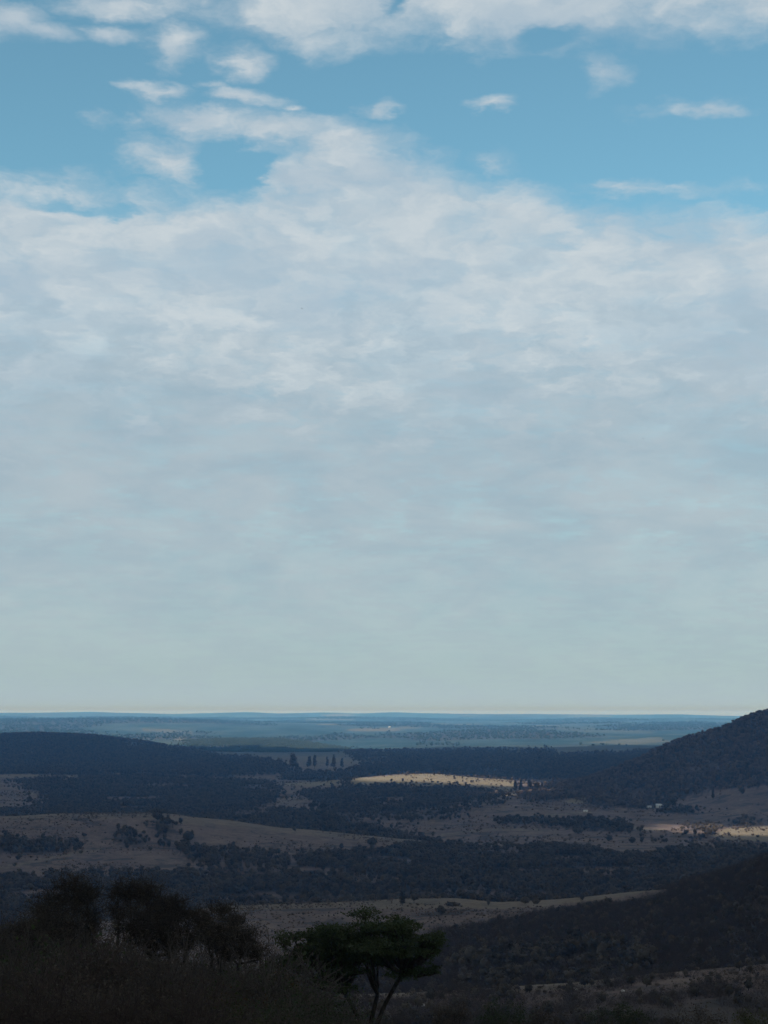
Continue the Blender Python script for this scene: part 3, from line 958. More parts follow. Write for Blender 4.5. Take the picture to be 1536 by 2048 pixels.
def shrub_mesh(seed, H, maxl=4, n_leaf=60, leafm='leaf_dry', leaf=0.1, stems=5, thick=0.025, twig='brush_twig'):
    """many-stemmed bare shrub"""
    t = Tree(seed)
    for s in range(stems):
        a = t.r.uniform(0, 6.28)
        t.grow(Vector((0.08 * math.cos(a), 0.08 * math.sin(a), -0.3)), Vector((math.cos(a) * .55, math.sin(a) * .55, 1)), 0.34, thick, 0, maxl, [3, 3, 3], 0.62, 0.22, 0.8, 9)
    seg = np.array(t.big)
    k = H / seg[:, 5].max()
    seg[:, :6] *= k
    seg[:, 6:8] = np.maximum(seg[:, 6:8] * min(k, 1.6), 0.004 * H / 2)
    v, f = tubes(seg, 3)
    mi = [0] * len(f)
    rng = np.random.default_rng(seed)
    tips = np.array([tuple(p) for p in t.tips]) * k
    if n_leaf:
        pts = tips[rng.integers(0, len(tips), n_leaf)] + rng.normal(scale=0.10 * H / 2, size=(n_leaf, 3))
        v2, f2 = leaves(rng, pts, leaf)
        f = np.vstack([f, f2 + len(v)])
        v = np.vstack([v, v2])
        mi += [1] * n_leaf
    return mesh_np('shrub', v, f, [twig, leafm], mi)


# ------------------------------------------------------------------ woods and scrub (nobody could count them)
def scatter(name, label, cat, pts, scale, coll, nproto, seed, which=None):
    rng = np.random.default_rng(seed)
    me = bpy.data.meshes.new(name)
    me.vertices.add(len(pts))
    me.vertices.foreach_set('co', np.asarray(pts, np.float32).ravel())
    for n, arr, ty in (('turn', rng.uniform(0, 6.283, len(pts)), 'FLOAT'), ('size', scale, 'FLOAT'), ('which', rng.integers(0, nproto, len(pts)) if which is None else which, 'INT')):
        at = me.attributes.new(n, ty, 'POINT')
        at.data.foreach_set('value', np.asarray(arr, np.float32 if ty == 'FLOAT' else np.int32))
    o = link(name, me)
    ng = bpy.data.node_groups.new(name, 'GeometryNodeTree')
    ng.interface.new_socket('Geometry', in_out='INPUT', socket_type='NodeSocketGeometry')
    ng.interface.new_socket('Geometry', in_out='OUTPUT', socket_type='NodeSocketGeometry')
    g = NT(ng)
    gi, go = g.new('NodeGroupInput'), g.new('NodeGroupOutput')
    ci = g.new('GeometryNodeCollectionInfo')
    ci.inputs['Collection'].default_value = coll
    ci.inputs['Separate Children'].default_value = True
    ci.inputs['Reset Children'].default_value = True
    ip = g.new('GeometryNodeInstanceOnPoints')
    ip.inputs['Pick Instance'].default_value = True

    def attr(nm, ty):
        a = g.new('GeometryNodeInputNamedAttribute', data_type=ty)
        a.inputs['Name'].default_value = nm
        return a.outputs['Attribute']
    g.l.new(gi.outputs[0], ip.inputs['Points'])
    g.l.new(ci.outputs[0], ip.inputs['Instance'])
    g.l.new(attr('which', 'INT'), ip.inputs['Instance Index'])
    g.l.new(g.xyz(0.0, 0.0, attr('turn', 'FLOAT')), ip.inputs['Rotation'])
    sz = attr('size', 'FLOAT')
    g.l.new(g.xyz(sz, sz, sz), ip.inputs['Scale'])
    g.l.new(ip.outputs[0], go.inputs[0])
    md = o.modifiers.new('planting', 'NODES')
    md.node_group = ng
    return tag(o, label, cat, kind='stuff')


def sample(r0, r1, per, seed, half=0.56):
    """random ground points, one per `per` square metres of the sector"""
    rng = np.random.default_rng(seed)
    n = int(half * (r1 * r1 - r0 * r0) / per)
    r = np.sqrt(rng.uniform(r0 * r0, r1 * r1, n))
    a = rng.uniform(-half, half, n)
    x, y = r * np.sin(a), r * np.cos(a)
    return x, y, height(x, y), rng


wood_set = proto_set('wood_tree', [joined_tree(100 + i, h, rr, 'leaf_wood', 100, 1.1, fm) for i, (h, rr, fm) in enumerate(
    [(7, 3.0, 'round'), (6, 3.2, 'round'), (8, 2.8, 'round'), (5, 2.8, 'bush'), (7, 3.4, 'umbrella'), (6, 2.7, 'bush')])])
hill_set = proto_set('hill_tree', [joined_tree(130 + i, h, rr, 'leaf_hill', 100, 1.0, fm) for i, (h, rr, fm) in enumerate(
    [(7, 2.8, 'round'), (6, 3.0, 'round'), (5, 2.8, 'bush'), (8, 2.6, 'round'), (7, 3.2, 'umbrella')])])
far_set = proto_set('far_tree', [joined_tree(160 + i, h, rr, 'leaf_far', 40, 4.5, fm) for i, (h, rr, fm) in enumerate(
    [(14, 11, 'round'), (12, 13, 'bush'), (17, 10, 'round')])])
plant_set = proto_set('plantation_tree', [joined_tree(180 + i, h, rr, 'leaf_plantation', 40, 2.2, 'round') for i, (h, rr) in enumerate([(8, 4), (9, 4.4), (7, 4)])])
brush_set = proto_set('brush', [shrub_mesh(200 + i, h, 3, 70, 'leaf_dry', 0.30, 5, 0.05) for i, h in enumerate([3.2, 2.6, 4.2, 3.6])] + [joined_tree(220, 3.2, 1.8, 'leaf_wood', 90, .6, 'bush')])


def plant_wood(name, label, kind, r0, r1, per, coll, n, seed, size=(0.7, 1.25)):
    x, y, z, rng = sample(r0, r1, per, seed)
    c = cover(x, y, z, rng)
    keep = rng.uniform(size=len(x)) < c[kind] * np.clip(0.75 + 0.6 * fbm(x / 60, y / 60, 2, seed), 0, 1)
    p = np.column_stack([x, y, z])[keep]
    return scatter(name, label, 'forest', p, rng.uniform(size[0], size[1], len(p)), coll, n, seed)


plant_wood('forest', 'dark band of woodland filling the valley behind the near grass ridge', 'wood', 540, 2060, 20, wood_set, 6, 301)
plant_wood('forest', 'dark wooded flats behind the long brown pasture hill', 'wood', 2060, 4050, 36, wood_set, 6, 302, (0.75, 1.3))
plant_wood('forest', 'navy blue wooded hill and tree belt across the far middle distance', 'wood', 4050, 6700, 70, wood_set, 6, 303, (0.9, 1.6))
plant_wood('forest', 'scrubby trees covering the steep hill at the right edge', 'hill', 2600, 3800, 40, hill_set, 5, 304, (0.8, 1.75))
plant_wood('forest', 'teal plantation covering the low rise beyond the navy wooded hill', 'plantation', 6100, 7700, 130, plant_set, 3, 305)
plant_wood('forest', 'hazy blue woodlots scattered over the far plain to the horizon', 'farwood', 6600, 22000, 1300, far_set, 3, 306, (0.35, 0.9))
plant_wood('brush', 'leafless brown brush covering the near slope on the right', 'brush', 560, 1060, 5.5, brush_set, 5, 307, (0.7, 1.4))

# low scrub dotted over the pastures
tuft_set = proto_set('scrub', [joined_tree(240 + i, h, rr, 'leaf_hill', 30, .7, 'bush') for i, (h, rr) in enumerate([(1.2, .8), (1.6, 1.1), (.9, .7)])])
for nm, lab, r0, r1, per, sd, s0, s1 in (('scrub', 'low dark scrub dotted over the near grass ridge', 420, 1060, 8, 311, .25, .9),
                                         ('scrub', 'low scrub dotted over the brown pasture hill', 1450, 2060, 16, 312, .35, 1.6),
                                         ('scrub', 'scattered bushes on the fields below the right hill', 2060, 4100, 60, 313, .5, 2.6)):
    x, y, z, rng = sample(r0, r1, per, sd)
    c = cover(x, y, z)
    k = (c['wood'] + c['brush'] + c['hill'] < 0.1) & (rng.uniform(size=len(x)) < np.clip(0.25 + 1.2 * fbm(x / 70, y / 70, 3, sd), 0, 1))
    p = np.column_stack([x, y, z])[k]
    scatter(nm, lab, 'scrub', p, s0 + (s1 - s0) * rng.uniform(size=len(p)) ** 2, tuft_set, 3, sd)

# scrub on the dip between the viewpoint and the pale strip
x, y, z, rng = sample(330, 520, 9, 321)
px, py = project(x, y, z)
k = (rng.uniform(size=len(x)) < np.clip(0.55 + 1.3 * fbm(x / 22, y / 22, 3, 5) - 2.0 * cover(x, y, z)['pale'], 0.02, 1)) & (np.hypot(x, y) < 465 - 20 * fbm(x / 30, y / 30, 2, 3))
p = np.column_stack([x, y, z])[k]
scatter('brush', 'bare brush filling the dip below the pale grass strip', 'brush', p, rng.uniform(.5, 1.15, len(p)), brush_set, 5, 321)

# undergrowth of the near brow
under_set = proto_set('undergrowth', [shrub_mesh(260 + i, h, 5, nl, lm, lf, st, 0.016, tw) for i, (h, nl, lm, lf, tw, st) in enumerate(
    [(3.0, 1800, 'leaf_dry', .07, 'brush_twig', 8), (2.4, 5200, 'leaf_dry', .08, 'twig', 7), (3.4, 900, 'leaf_dry', .07, 'twig', 8), (2.2, 7000, 'leaf_olive', .08, 'twig', 7),
     (2.6, 3600, 'leaf_rust', .07, 'brush_twig', 8), (2.8, 6000, 'leaf_green', .08, 'twig', 7)])])
x, y, z, rng = sample(34, 135, 2.3, 331)
px, py = project(x, y, z)
r = np.hypot(x, y)
hs = np.interp(px, [-500, 0, 480, 620, 760, 1100, 2000], [1.75, 1.7, 1.5, .95, .55, .6, .66])
sz = hs * rng.uniform(.6, 1.2, len(x)) * np.clip(0.85 + .6 * fbm(x / 6, y / 6, 2, 9), .45, 1.12) * np.interp(r, [34, 62, 80, 135], [.5, .95, 1.0, .9])
p = np.column_stack([x, y, z])
scatter('undergrowth', 'tangle of dry and leafy shrubs on the dark brow nearest the viewpoint', 'undergrowth', p, sz, under_set, 6, 331, np.clip(((fbm(x / 5, y / 5, 2, 333) * .9 + .5) * 6 + rng.normal(size=len(x)) * .7).astype(int), 0, 5))

thicket_set = proto_set('thicket', [shrub_mesh(290 + i, h, 6, nl, 'leaf_dry', .07, st, 0.03, tw) for i, (h, nl, st, tw) in enumerate(
    [(5.0, 1500, 4, 'twig'), (4.4, 2600, 4, 'brush_twig'), (5.4, 900, 3, 'twig')])])
x, y, z, rng = sample(64, 86, 2.6, 341)
px, py = project(x, y, z)
k = (px < 540) & (rng.uniform(size=len(x)) < np.clip((560 - px) / 160, 0, .75))
p = np.column_stack([x, y, z])[k]
scatter('thicket', 'tangled leafless thicket of upright twigs under the bare trees', 'thicket', p, rng.uniform(.8, 1.3, len(p)) * np.interp(px[k], [0, 120, 190, 330, 400, 480, 560], [1.15, 1.1, .85, .9, 1, .85, .5]), thicket_set, 3, 341)

# ------------------------------------------------------------------ trees and bushes one can tell apart
def m(px, py, base, d):                  # metres from a plant's base for a point seen at (px, py) at distance d
    return ((px - CX) / F * d - base.x, (HY - py) / F * d - base.z)


D = 80.0
b = ground_at(732, d=D)
cl = []
for (px, py, rx, ry, dy) in [(700, 1873, 50, 26, 0), (770, 1852, 48, 17, .4), (740, 1880, 60, 24, -.8), (822, 1868, 46, 18, .2), (852, 1880, 26, 13, -.3), (862, 1898, 18, 11, .3),
                             (626, 1890, 56, 20, .3), (598, 1902, 40, 15, -.3), (655, 1886, 40, 18, -.5), (610, 1918, 44, 16, .5), (680, 1905, 58, 24, .9), (760, 1900, 66, 20, 0), (818, 1893, 44, 16, -.7), (690, 1935, 50, 22, -.4),
                             (640, 1925, 44, 20, .6), (745, 1928, 40, 14, .5), (826, 1938, 44, 12, .2), (850, 1944, 24, 9, -.2), (668, 1960, 34, 20, .2)]:
    mx, mz = m(px, py, b, D)
    cl.append((mx, dy, mz, 1.05 * rx / F * D, 1.05 * ry / F * D))
rr = random.Random(77)
cl = [(c[0] + rr.uniform(-.95, .95) * c[3], c[1] + rr.uniform(-1, 1) * c[3], c[2] + rr.uniform(-.9, .9) * c[4], c[3] * rr.uniform(.36, .78), c[4] * rr.uniform(.4, .85)) for c in cl for _ in range(6)]
f1 = m(755, 1990, b, D); f2 = m(688, 1985, b, D); f3 = m(805, 1945, b, D)
leafy_tree('broadleaf_tree', 'flat topped green tree with a forked trunk standing on the near brow', 'tree', b, cl, 7, 'leaf_green', 42000, 0.135, 0.16,
           [(f1[0], 0, f1[1]), (f2[0], .2, f2[1]), (f3[0], -.2, f3[1])])

BARE = [   # foot px, distance, clusters (px, py, rx, ry, depth), forks (px, py), dry leaves, twigs per cluster, label
    (150, 74, [(150, 1778, 34, 22, 0), (112, 1796, 36, 24, .4), (178, 1798, 26, 24, -.4), (85, 1828, 30, 24, 0), (140, 1822, 40, 24, .6), (180, 1840, 26, 20, -.3), (105, 1852, 30, 20, -.5), (70, 1868, 30, 18, .3), (130, 1870, 30, 18, .8), (172, 1880, 22, 16, .2)],
     [(140, 1930), (120, 1905), (165, 1905)], 9000, 46, 'leafless tree with a dense rounded twig crown left of the wide forked one'),
    (222, 77, [(262, 1778, 36, 15, 0), (232, 1796, 24, 22, .5), (300, 1790, 34, 18, -.4), (268, 1806, 40, 20, .5), (322, 1812, 24, 18, .2), (300, 1830, 32, 16, -.5), (240, 1826, 24, 16, -.3), (190, 1862, 22, 14, .2), (290, 1868, 24, 16, .6), (318, 1852, 24, 16, -.6), (330, 1880, 18, 14, .1)],
     [(212, 1915), (238, 1862), (262, 1875), (186, 1892)], 6500, 40, 'leafless tree with thick forked limbs against the grey field'),
    (350, 76, [(352, 1812, 30, 14, 0), (330, 1838, 26, 22, .4), (378, 1832, 30, 20, -.3), (352, 1860, 34, 22, .4), (400, 1850, 26, 20, .2), (320, 1872, 24, 16, -.3), (380, 1885, 28, 16, .5), (345, 1898, 24, 14, -.6), (300, 1900, 20, 14, .1)],
     [(352, 1940), (338, 1910), (370, 1905)], 3800, 44, 'thin leafless tree with an upright spray of twigs between two wider ones'),
    (405, 73, [(440, 1826, 30, 14, 0), (470, 1845, 26, 18, .3), (412, 1850, 26, 18, -.3), (490, 1872, 22, 18, 0), (450, 1872, 30, 16, .5), (500, 1900, 18, 12, -.2), (425, 1890, 26, 14, .2)],
     [(402, 1945), (425, 1915), (450, 1918)], 2600, 44, 'leafless tree leaning right with fine twigs over the grass ridge'),
    (285, 70, [(285, 1838, 36, 18, 0), (252, 1862, 34, 18, .4), (318, 1864, 34, 18, -.3), (285, 1884, 44, 18, .2), (340, 1892, 28, 14, .4)],
     [(285, 1955), (268, 1925), (304, 1922)], 3600, 40, 'low bare tree filling the gap right of the forked trunk'),
    (458, 68, [(452, 1862, 32, 16, 0), (428, 1884, 32, 16, .4), (486, 1888, 34, 16, -.3), (458, 1905, 42, 16, .2), (518, 1908, 26, 12, .1)],
     [(456, 1960), (440, 1932), (476, 1930)], 3000, 40, 'low bare tree at the right end of the twiggy mass'),
    (112, 68, [(100, 1842, 38, 20, 0), (142, 1866, 34, 18, .4), (68, 1868, 34, 18, -.3), (108, 1888, 44, 18, .2), (170, 1892, 30, 16, .1), (25, 1880, 30, 18, .2)],
     [(110, 1955), (92, 1925), (130, 1922)], 4200, 42, 'spreading bare tree behind the yellow green bush'),
    (40, 66, [(42, 1872, 34, 14, 0), (10, 1886, 30, 18, .4), (76, 1890, 30, 18, -.3), (36, 1900, 36, 18, .3)],
     [(38, 1965), (20, 1940), (56, 1935)], 4000, 40, 'short bare tree at the dark left corner behind the low bush'),
]
for i, (px, d, cl0, fk0, nl, tw, lab) in enumerate(BARE):
    b = ground_at(px, d=d)
    cl = [(m(p, q, b, d)[0], dy, m(p, q, b, d)[1], 1.35 * rx / F * d, (0.55 * rx + 0.9 * ry) / F * d) for p, q, rx, ry, dy in cl0]
    fk = [(m(p, q, b, d)[0], .1 * (-1) ** k, m(p, q, b, d)[1]) for k, (p, q) in enumerate(fk0)]
    leafy_tree('bare_tree', lab, 'tree', b, cl, 21 + 4 * i, 'leaf_dry', nl, 0.07, 0.11, fk, None, 'bark', tw)

BUSH = [  # px, top, width px, distance, leaf, leaves, label
    (95, 1850, 190, 66, 'leaf_olive', 5200, 'yellow green bush under the leftmost bare crown'),
    (20, 1905, 170, 62, 'leaf_green', 4200, 'dark bush cut off by the left edge of the view'),
    (235, 1965, 190, 60, 'leaf_olive', 4200, 'speckled olive bush below the thick forked bare tree'),
    (395, 1935, 170, 64, 'leaf_green', 4800, 'rounded near black bush below the leaning bare tree'),
    (540, 1898, 170, 74, 'leaf_rust', 5200, 'rust tinged bush just left of the flat topped green tree'),
    (610, 1955, 150, 70, 'leaf_rust', 3600, 'low rusty bush in front of the flat topped tree'),
    (160, 1925, 130, 63, 'leaf_dry', 3600, 'brown twiggy bush under the dense rounded bare crown'),
    (300, 1918, 120, 66, 'leaf_dry', 3400, 'dry brown bush right of the forked bare trunk'),
    (470, 1908, 130, 68, 'leaf_olive', 4200, 'olive brown bush below the right leaning bare tree'),
    (330, 1995, 170, 56, 'leaf_olive', 4200, 'low olive bush at the bottom edge left of centre'),
    (110, 2005, 170, 55, 'leaf_rust', 3600, 'reddish low bush at the bottom edge near the left corner'),
    (480, 2000, 150, 58, 'leaf_green', 4000, 'low black green bush at the bottom edge before the rust tinged one'),
    (905, 1978, 90, 104, 'leaf_dry', 2400, 'grey brown bush right of the green tree below the pale strip'),
    (1010, 1985, 130, 104, 'leaf_green', 3600, 'rounded green bush under the middle of the pale strip'),
    (1090, 2005, 110, 98, 'leaf_dry', 2200, 'low dry bush between two greener bushes'),
    (1230, 1988, 150, 104, 'leaf_green', 3800, 'wide dark green bush below the right end of the pale strip'),
    (1400, 1985, 150, 100, 'leaf_dry', 2800, 'tall dry bush near the lower right corner'),
    (1510, 2000, 130, 92, 'leaf_olive', 2800, 'olive bush in the lower right corner'),
]
for i, (px, top, w, d, lm, nl, lab) in enumerate(BUSH):
    rng = random.Random(500 + i)
    b = ground_at(px, d=d)
    H = (HY - top) / F * d - b.z
    R = w / 2 / F * d
    cl = []
    for k in range(9):
        a = rng.uniform(0, 6.28); q = math.sqrt(rng.random()) * R * .72
        hz = H * (0.84 - 0.34 * (q / R)) * rng.uniform(.75, 1.0)
        cl.append((q * math.cos(a), q * math.sin(a), hz, R * rng.uniform(.28, .42), H * rng.uniform(.12, .2)))
    cl += [(R * .5, 0, H * .4, R * .45, H * .28), (-R * .5, .2, H * .4, R * .45, H * .28), (0, -R * .5, H * .35, R * .5, H * .3)]
    leafy_tree('bush', lab, 'bush', b, cl, 520 + i, lm, nl, 0.115, 0.05, [(0, 0, H * .3), (R * .25, .1, H * .35), (-R * .25, -.1, H * .35)])


def far_tree_thing(name, label, px, py, h_px, w_px, form, seed, d0, d1, leafm='leaf_wood', group=None, d=None):
    """single tree seen whole: base at (px, py), trunk and crown as parts"""
    b = ground_at(px, py, d=d, d0=d0, d1=d1)
    H, R = h_px / F * b.y, w_px / 2 / F * b.y
    (v, fs), (tv, tf) = tree_mesh(seed, H, R, leafm, 240, R * .42, form)
    o = thing(name, label, 'tree', b, 0.0, group)
    link('crown', mesh_np('crown', v, fs, leafm), o)
    link('trunk', mesh_np('trunk', tv, tf, 'bark'), o)
    return o


for i, (px, py, h, w, lab) in enumerate([(586, 1540, 32, 22, 'tallest and widest of the dark trees standing on the far green field'), (618, 1537, 24, 13, 'second tall dark tree from the widest one on the far field'),
                                         (629, 1538, 28, 11, 'slim tall tree in the middle of the far row'), (655, 1536, 22, 9, 'narrow tree just right of the gap in the far row'),
                                         (667, 1539, 26, 13, 'bushy tree near the right end of the far row'), (684, 1535, 18, 9, 'small tree ending the far row on the right')]):
    far_tree_thing('tall_tree', lab, px, py, h, w, 'tall', 600 + i, 4000, 5600, 'leaf_wood', 'row of tall trees on the far field')
for i, (px, py, h, w, lab) in enumerate([(1031, 1582, 24, 11, 'left dark tree beside the sunlit mound'), (1042, 1584, 25, 11, 'second dark tree beside the sunlit mound'),
                                         (1060, 1584, 24, 14, 'third and broadest dark tree beside the sunlit mound'), (1071, 1584, 18, 8, 'short last tree beside the sunlit mound')]):
    far_tree_thing('dark_tree', lab, px, py, h, w, 'tall', 620 + i, 3000, 3580, 'leaf_wood', 'dark trees at the end of the sunlit mound', d=3250)

LONE = [  # px, base, height, width, near, far, form, label
    (590, 1664, 13, 9, 1850, 2050, 'round', 'small dark tree on the crest of the brown pasture hill'),
    (745, 1692, 18, 20, 1750, 2050, 'bush', 'spreading bush on the right shoulder of the brown pasture hill'),
    (797, 1704, 15, 14, 1650, 2000, 'round', 'round tree at the edge of the valley woodland'),
    (805, 1812, 28, 15, 880, 1010, 'tall', 'upright black green tree on the crest of the near grass ridge'),
    (828, 1806, 12, 16, 930, 1010, 'umbrella', 'small spreading tree right of the upright black green one'),
    (882, 1830, 20, 20, 850, 1000, 'bush', 'dark bush on the face of the near grass ridge'),
    (905, 1812, 7, 30, 900, 1010, 'bush', 'low flat thicket on the top of the near grass ridge'),
    (977, 1812, 14, 8, 900, 1010, 'round', 'slender little tree on the dip of the near grass ridge'),
    (1050, 1808, 16, 24, 930, 1010, 'round', 'broad dark tree at the back of the near grass ridge'),
    (1074, 1808, 12, 20, 930, 1010, 'bush', 'bush beside the broad dark tree on the near ridge'),
    (1164, 1803, 14, 9, 930, 1010, 'round', 'little tree where the near grass ridge meets the brush'),
    (316, 1640, 17, 22, 1850, 2010, 'round', 'dark tree breaking the crest line of the brown pasture hill'),
    (334, 1650, 16, 26, 1800, 2000, 'bush', 'thick bush below the tree on the brown hill crest'),
    (244, 1676, 16, 20, 1700, 2000, 'umbrella', 'spreading tree on the face of the brown pasture hill'),
    (262, 1690, 15, 22, 1700, 2000, 'umbrella', 'second spreading tree lower on the brown pasture hill'),
    (168, 1674, 9, 10, 1700, 2000, 'round', 'single small tree above the dark wood on the brown hill'),
    (376, 1682, 20, 34, 1650, 2000, 'bush', 'large dark thicket in the gully of the brown hill'),
    (932, 1614, 15, 12, 2500, 3100, 'round', 'lone round tree on the pale field under the sunlit mound'),
    (1346, 1616, 24, 15, 2500, 2900, 'round', 'tall dark tree beside the white farm sheds'),
    (1164, 1648, 16, 14, 2250, 2700, 'round', 'round tree at the left end of the thick hedgerow'),
    (1205, 1652, 18, 26, 2250, 2700, 'round', 'wide tree in the middle of the thick hedgerow'),
    (1235, 1658, 17, 26, 2250, 2700, 'round', 'heavy tree at the right end of the thick hedgerow'),
    (1156, 1668, 15, 22, 2050, 2500, 'bush', 'bushy tree alone below the thick hedgerow'),
    (1218, 1682, 13, 14, 2050, 2400, 'bush', 'small bush below the hedgerow towards the valley'),
    (1264, 1688, 14, 16, 2050, 2400, 'bush', 'bush on the slope under the pale clearing'),
    (1290, 1727, 16, 15, 1600, 2050, 'round', 'round black tree on the open slope above the valley woods'),
    (1176, 1720, 12, 9, 1600, 2050, 'round', 'small dark tree left of the round black one'),
    (1258, 1600, 12, 8, 2600, 3100, 'tall', 'thin tree at the foot of the wooded hill'),
    (1484, 1588, 14, 14, 2600, 2900, 'bush', 'dark bush on the field under the wooded hill'),
    (1426, 1600, 22, 9, 2600, 2900, 'tall', 'slim tree at the left edge of the field under the wooded hill'),
    (1486, 1654, 26, 16, 2150, 2800, 'tall', 'feathery tree behind the small pale mound'),
    (1418, 1668, 22, 34, 2100, 2700, 'round', 'dark tree clump left of the small pale mound'),
    (628, 1615, 12, 22, 2500, 3300, 'bush', 'dark bush on the mauve clearing between the woods'),
    (645, 1622, 14, 26, 2500, 3300, 'round', 'round tree at the right of the mauve clearing'),
    (58, 1606, 14, 14, 2500, 3300, 'bush', 'dark bush on the clearing at the left edge'),
    (250, 1549, 10, 22, 3600, 4300, 'bush', 'trees breaking the pale strip below the navy hill'),
]
for i, (px, py, h, w, d0, d1, form, lab) in enumerate(LONE):
    far_tree_thing('lone_tree', lab, px, py, h, w, form, 640 + i, d0, d1, 'leaf_wood')

# ------------------------------------------------------------------ farm sheds, pale boulders, birds
def shed(label, px, py, w_px, rz, d0, d1, group='white farm sheds below the wooded hill'):
    b = ground_at(px, py, d0=d0, d1=d1)
    W = w_px / F * b.y
    Dp, h, rh, ov = W * .6, W * .32, W * .2, W * .05
    o = thing('farm_shed', label, 'shed', b, rz, group)
    hx, hy = W / 2, Dp / 2
    v = [(-hx, -hy, -.6), (hx, -hy, -.6), (hx, hy, -.6), (-hx, hy, -.6), (-hx, -hy, h), (hx, -hy, h), (hx, hy, h), (-hx, hy, h), (-hx, 0, h + rh), (hx, 0, h + rh)]
    wall = mesh_np('wall', np.array(v), [np.array([(0, 1, 5, 4), (2, 3, 7, 6)]), np.array([(1, 2, 6, 9, 5), (3, 0, 4, 8, 7)])], 'whitewash')
    link('wall', wall, o)
    rv, rf = [], []
    for s in (-1, 1):
        n = len(rv)
        for dz in (0.02, 0.14):
            rv += [(-hx - ov, s * (hy + ov), h + dz - ov * rh / hy), (hx + ov, s * (hy + ov), h + dz - ov * rh / hy), (hx + ov, 0, h + rh + dz), (-hx - ov, 0, h + rh + dz)]
        rf += [(n, n + 1, n + 2, n + 3), (n + 4, n + 7, n + 6, n + 5), (n, n + 4, n + 5, n + 1), (n + 1, n + 5, n + 6, n + 2), (n + 3, n + 7, n + 4, n)]
    link('roof', mesh_np('roof', np.array(rv), np.array(rf), 'roof_metal'), o)
    dw = W * .07
    link('door', mesh_np('door', np.array([(-dw, -hy - .05, -.5), (dw, -hy - .05, -.5), (dw, -hy - .05, h * .75), (-dw, -hy - .05, h * .75),
                                           (-dw, -hy + .05, -.5), (dw, -hy + .05, -.5), (dw, -hy + .05, h * .75), (-dw, -hy + .05, h * .75)]),
                         np.array([(0, 1, 2, 3), (0, 3, 7, 4), (1, 5, 6, 2), (3, 2, 6, 7)]), 'dark_opening'), o)
    return o


shed('small white shed left of the tall dark tree under the wooded hill', 1298, 1616, 9, .3, 2500, 2900)
shed('long white shed nearest the tall dark tree under the wooded hill', 1319, 1615, 14, -.1, 2500, 2900)
shed('white roofed shed alone on the slope above the thick hedgerow', 1171, 1624, 8, .1, 2300, 2900)
shed('white shed behind the long thin hedge line', 1037, 1639, 9, 0.0, 2200, 2700)
shed('tiny white building on the far blue plain', 779, 1455, 4, 0.2, 9000, 12000, 'white buildings on the far plain')


def boulder(label, px, py, w_px, seed, d0, d1, group):
    b = ground_at(px, py, d0=d0, d1=d1)
    W = w_px / F * b.y
    rng = np.random.default_rng(seed)
    lat, lon = 6, 9
    th = np.linspace(0, math.pi, lat + 1)
    v, q = [], []
    for i, a in enumerate(th):
        for k in range(lon):
            p = np.array([math.sin(a) * math.cos(k * 6.2832 / lon), math.sin(a) * math.sin(k * 6.2832 / lon), math.cos(a)])
            p = p * (1 if i in (0, lat) else rng.uniform(.75, 1.1)) * np.array([W * .5, W * .42, W * .3])
            v.append(p + np.array([0, 0, W * .12]))
    for i in range(lat):
        for k in range(lon):
            q.append((i * lon + k, (i + 1) * lon + k, (i + 1) * lon + (k + 1) % lon, i * lon + (k + 1) % lon))
    o = link('boulder', mesh_np('boulder', np.array(v), np.array(q), 'stone', smooth=False), None, b)
    return tag(o, label, 'boulder', group)


gp = 'pale boulders on the grass strip'
boulder('pale boulder on the middle of the near grass strip', 1150, 1981, 14, 1, 330, 500, gp)
boulder('smaller pale boulder further right on the near grass strip', 1246, 1983, 9, 2, 330, 500, gp)
boulder('bright white boulder right of the green tree below the strip', 846, 2012, 14, 3, 330, 480, gp)
boulder('small white stone beside the bright boulder', 858, 2018, 6, 4, 330, 480, gp)
boulder('white rock on the bare patch in the valley woods', 637, 1754, 6, 5, 1400, 1700, gp)
boulder('pale rock on the brushy slope under the near ridge', 1030, 1888, 10, 6, 560, 900, gp)


def bird(label, px, py, d, span, rz, flap, seed):
    p = Vector(((px - CX) / F * d, d, (HY - py) / F * d))
    s = span / 2
    body = [(0, .32, 0, .0), (0, .27, .01, .03), (0, .2, .01, .045), (0, .1, 0, .05), (0, -.08, -.01, .065), (0, -.2, 0, .05), (0, -.32, .01, .02), (0, -.42, .01, .004)]
    v, f = [], []
    for (x, y, z, r) in body:
        for k in range(6):
            a = k * math.pi / 3
            v.append((r * math.cos(a) + x, y, z + r * .8 * math.sin(a)))
    for i in range(len(body) - 1):
        for k in range(6):
            f.append((i * 6 + k, i * 6 + (k + 1) % 6, (i + 1) * 6 + (k + 1) % 6, (i + 1) * 6 + k))
    n = len(v)
    v += [(-.09, -.55, .015), (.09, -.55, .015), (.02, -.3, .02), (-.02, -.3, .02)]
    f.append((n, n + 1, n + 2, n + 3))
    tv = np.array(v) * (span / 1.2)
    o = thing('bird', label, 'bird', p, rz, 'birds gliding in the grey sky')
    link('body', mesh_np('body', tv, np.array(f), 'feather', smooth=True), o)
    for sd in (-1, 1):
        pts = []
        for t in np.linspace(0, 1, 6):
            x = sd * (0.04 + t * s)
            z = flap * (t * .9 - t * t * .55) * s
            ch = (0.24 - 0.17 * t ** 2) * span / 1.2
            yc = (0.05 - 0.16 * max(0, t - .4)) * span / 1.2
            pts += [(x, yc + ch * .45, z), (x, yc - ch * .55, z), (x, yc - ch * .05, z + 0.02 * span)]
        q = []
        for i in range(5):
            a, c = i * 3, i * 3 + 3
            q += [(a, c, c + 2, a + 2), (a + 2, c + 2, c + 1, a + 1), (a, a + 1, c + 1, c)]
        link('wing', mesh_np('wing', np.array(pts), np.array(q), 'feather', smooth=True), o)


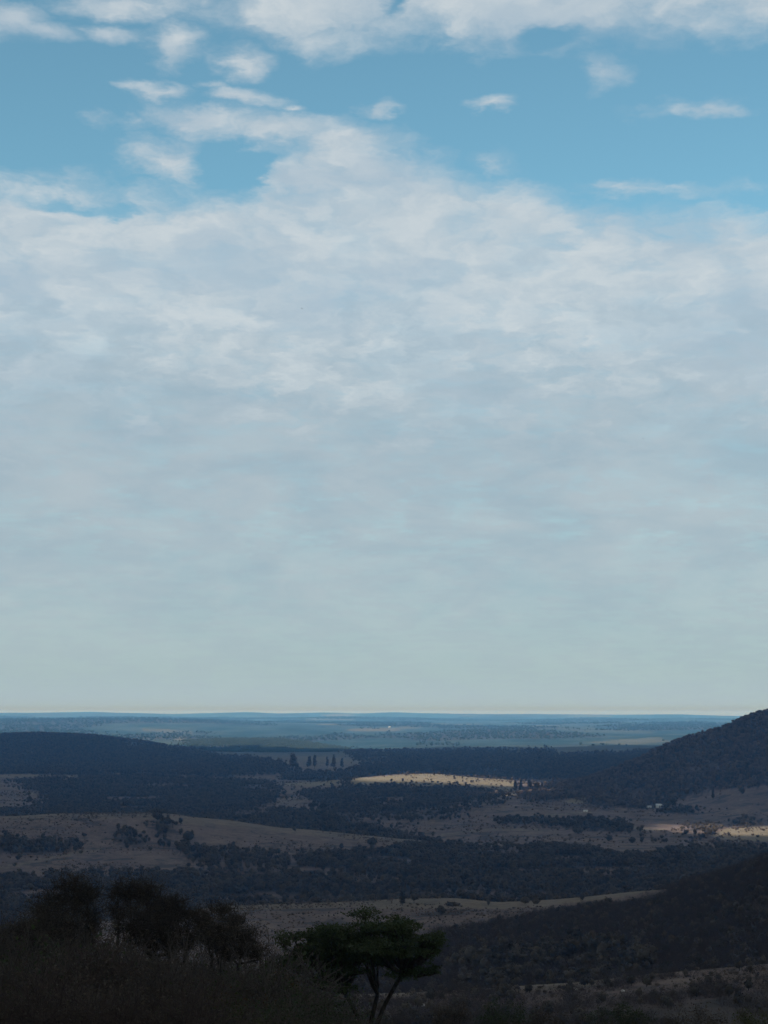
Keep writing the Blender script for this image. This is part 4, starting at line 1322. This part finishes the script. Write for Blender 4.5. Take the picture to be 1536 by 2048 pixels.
bird('dark bird highest in the sky left of centre', 604, 617, 320, 0.55, 1.0, .5, 1)
bird('upper of the two dark birds low in the right sky', 1286, 877, 330, 0.45, 2.2, .7, 2)
bird('lower and fainter of the two birds in the right sky', 1263, 895, 380, 0.45, .4, .4, 3)


# ------------------------------------------------------------------ overhead cloud layer that shades the valley
def build_clouds():
    alt = 2300.0
    cell = 60.0
    xs = np.arange(-6500, 5200, cell)
    ys = np.arange(-6500, 5000, cell)
    nx, ny = len(xs), len(ys)
    X, Y = np.meshgrid(xs, ys)
    Xw = X + 110 * fbm(X / 220, Y / 220, 3, 201)
    Yw = Y + 70 * fbm(X / 220, Y / 220, 3, 207)
    # where the sun comes through: ground places that are lit
    gx = lambda px, d: (px - CX) / F * d
    lit = [(gx(915, 3550), 3570, 150, 75), (gx(990, 3120), 3130, 25, 30), (gx(1500, 2260), 2270, 95, 85), (gx(1145, 2960), 2960, 1, 2), (gx(560, 2950), 2950, 5, 10)]
    dens = 1.0 + 0.0 * X
    for (lx, ly, rx, ry) in lit:
        k = (alt + 165) / SUN.z
        hx, hy = lx + SUN.x * k, ly + SUN.y * k
        dens = np.minimum(dens, np.hypot((Xw - hx) / (rx + 36), (Yw - hy) / (ry + 36)) - 1.0)
    edge = np.minimum(4350 + 700 * fbm(X / 800, Y / 800, 3, 211), 4880)
    dens = np.minimum(dens, (edge - Y) / 300)
    up = 260 * (0.5 + 0.5 * fbm(X / 700, Y / 700, 4, 221)) * np.clip(dens * 1.5, 0.05, 1)
    dn = -70 * (0.5 + 0.5 * fbm(X / 500, Y / 500, 3, 231)) * np.clip(dens * 1.5, 0.05, 1)
    n = nx * ny
    v = np.vstack([np.column_stack([Xw.ravel(), Yw.ravel(), (alt + up).ravel()]), np.column_stack([Xw.ravel(), Yw.ravel(), (alt + dn).ravel()])])
    i = np.arange(ny - 1)[:, None] * nx
    j = np.arange(nx - 1)[None, :]
    q = np.stack([i + j, i + j + 1, i + nx + j + 1, i + nx + j], -1).reshape(-1, 4)
    dm = dens.ravel()[q].min(axis=1) > 0
    q = q[dm]
    me = mesh_np('clouds', v, np.vstack([q, q[:, ::-1] + n]), 'cloud', smooth=True)
    o = link('clouds', me)
    tag(o, 'broken grey cloud layer high over the valley shading the pastures', 'clouds', kind='structure')


build_clouds()

# ------------------------------------------------------------------ air
hb = np.array([(x, y, z) for z in (-900.0, 17.0) for (x, y) in ((-31500, -31500), (31500, -31500), (31500, 31500), (-31500, 31500))], float)
hf = np.array([(0, 3, 2, 1), (4, 5, 6, 7), (0, 1, 5, 4), (1, 2, 6, 5), (2, 3, 7, 6), (3, 0, 4, 7)])
hz = link('haze', mesh_np('haze', hb, hf, 'haze'))
tag(hz, 'pale blue haze in the air over the whole valley', 'haze', kind='stuff')
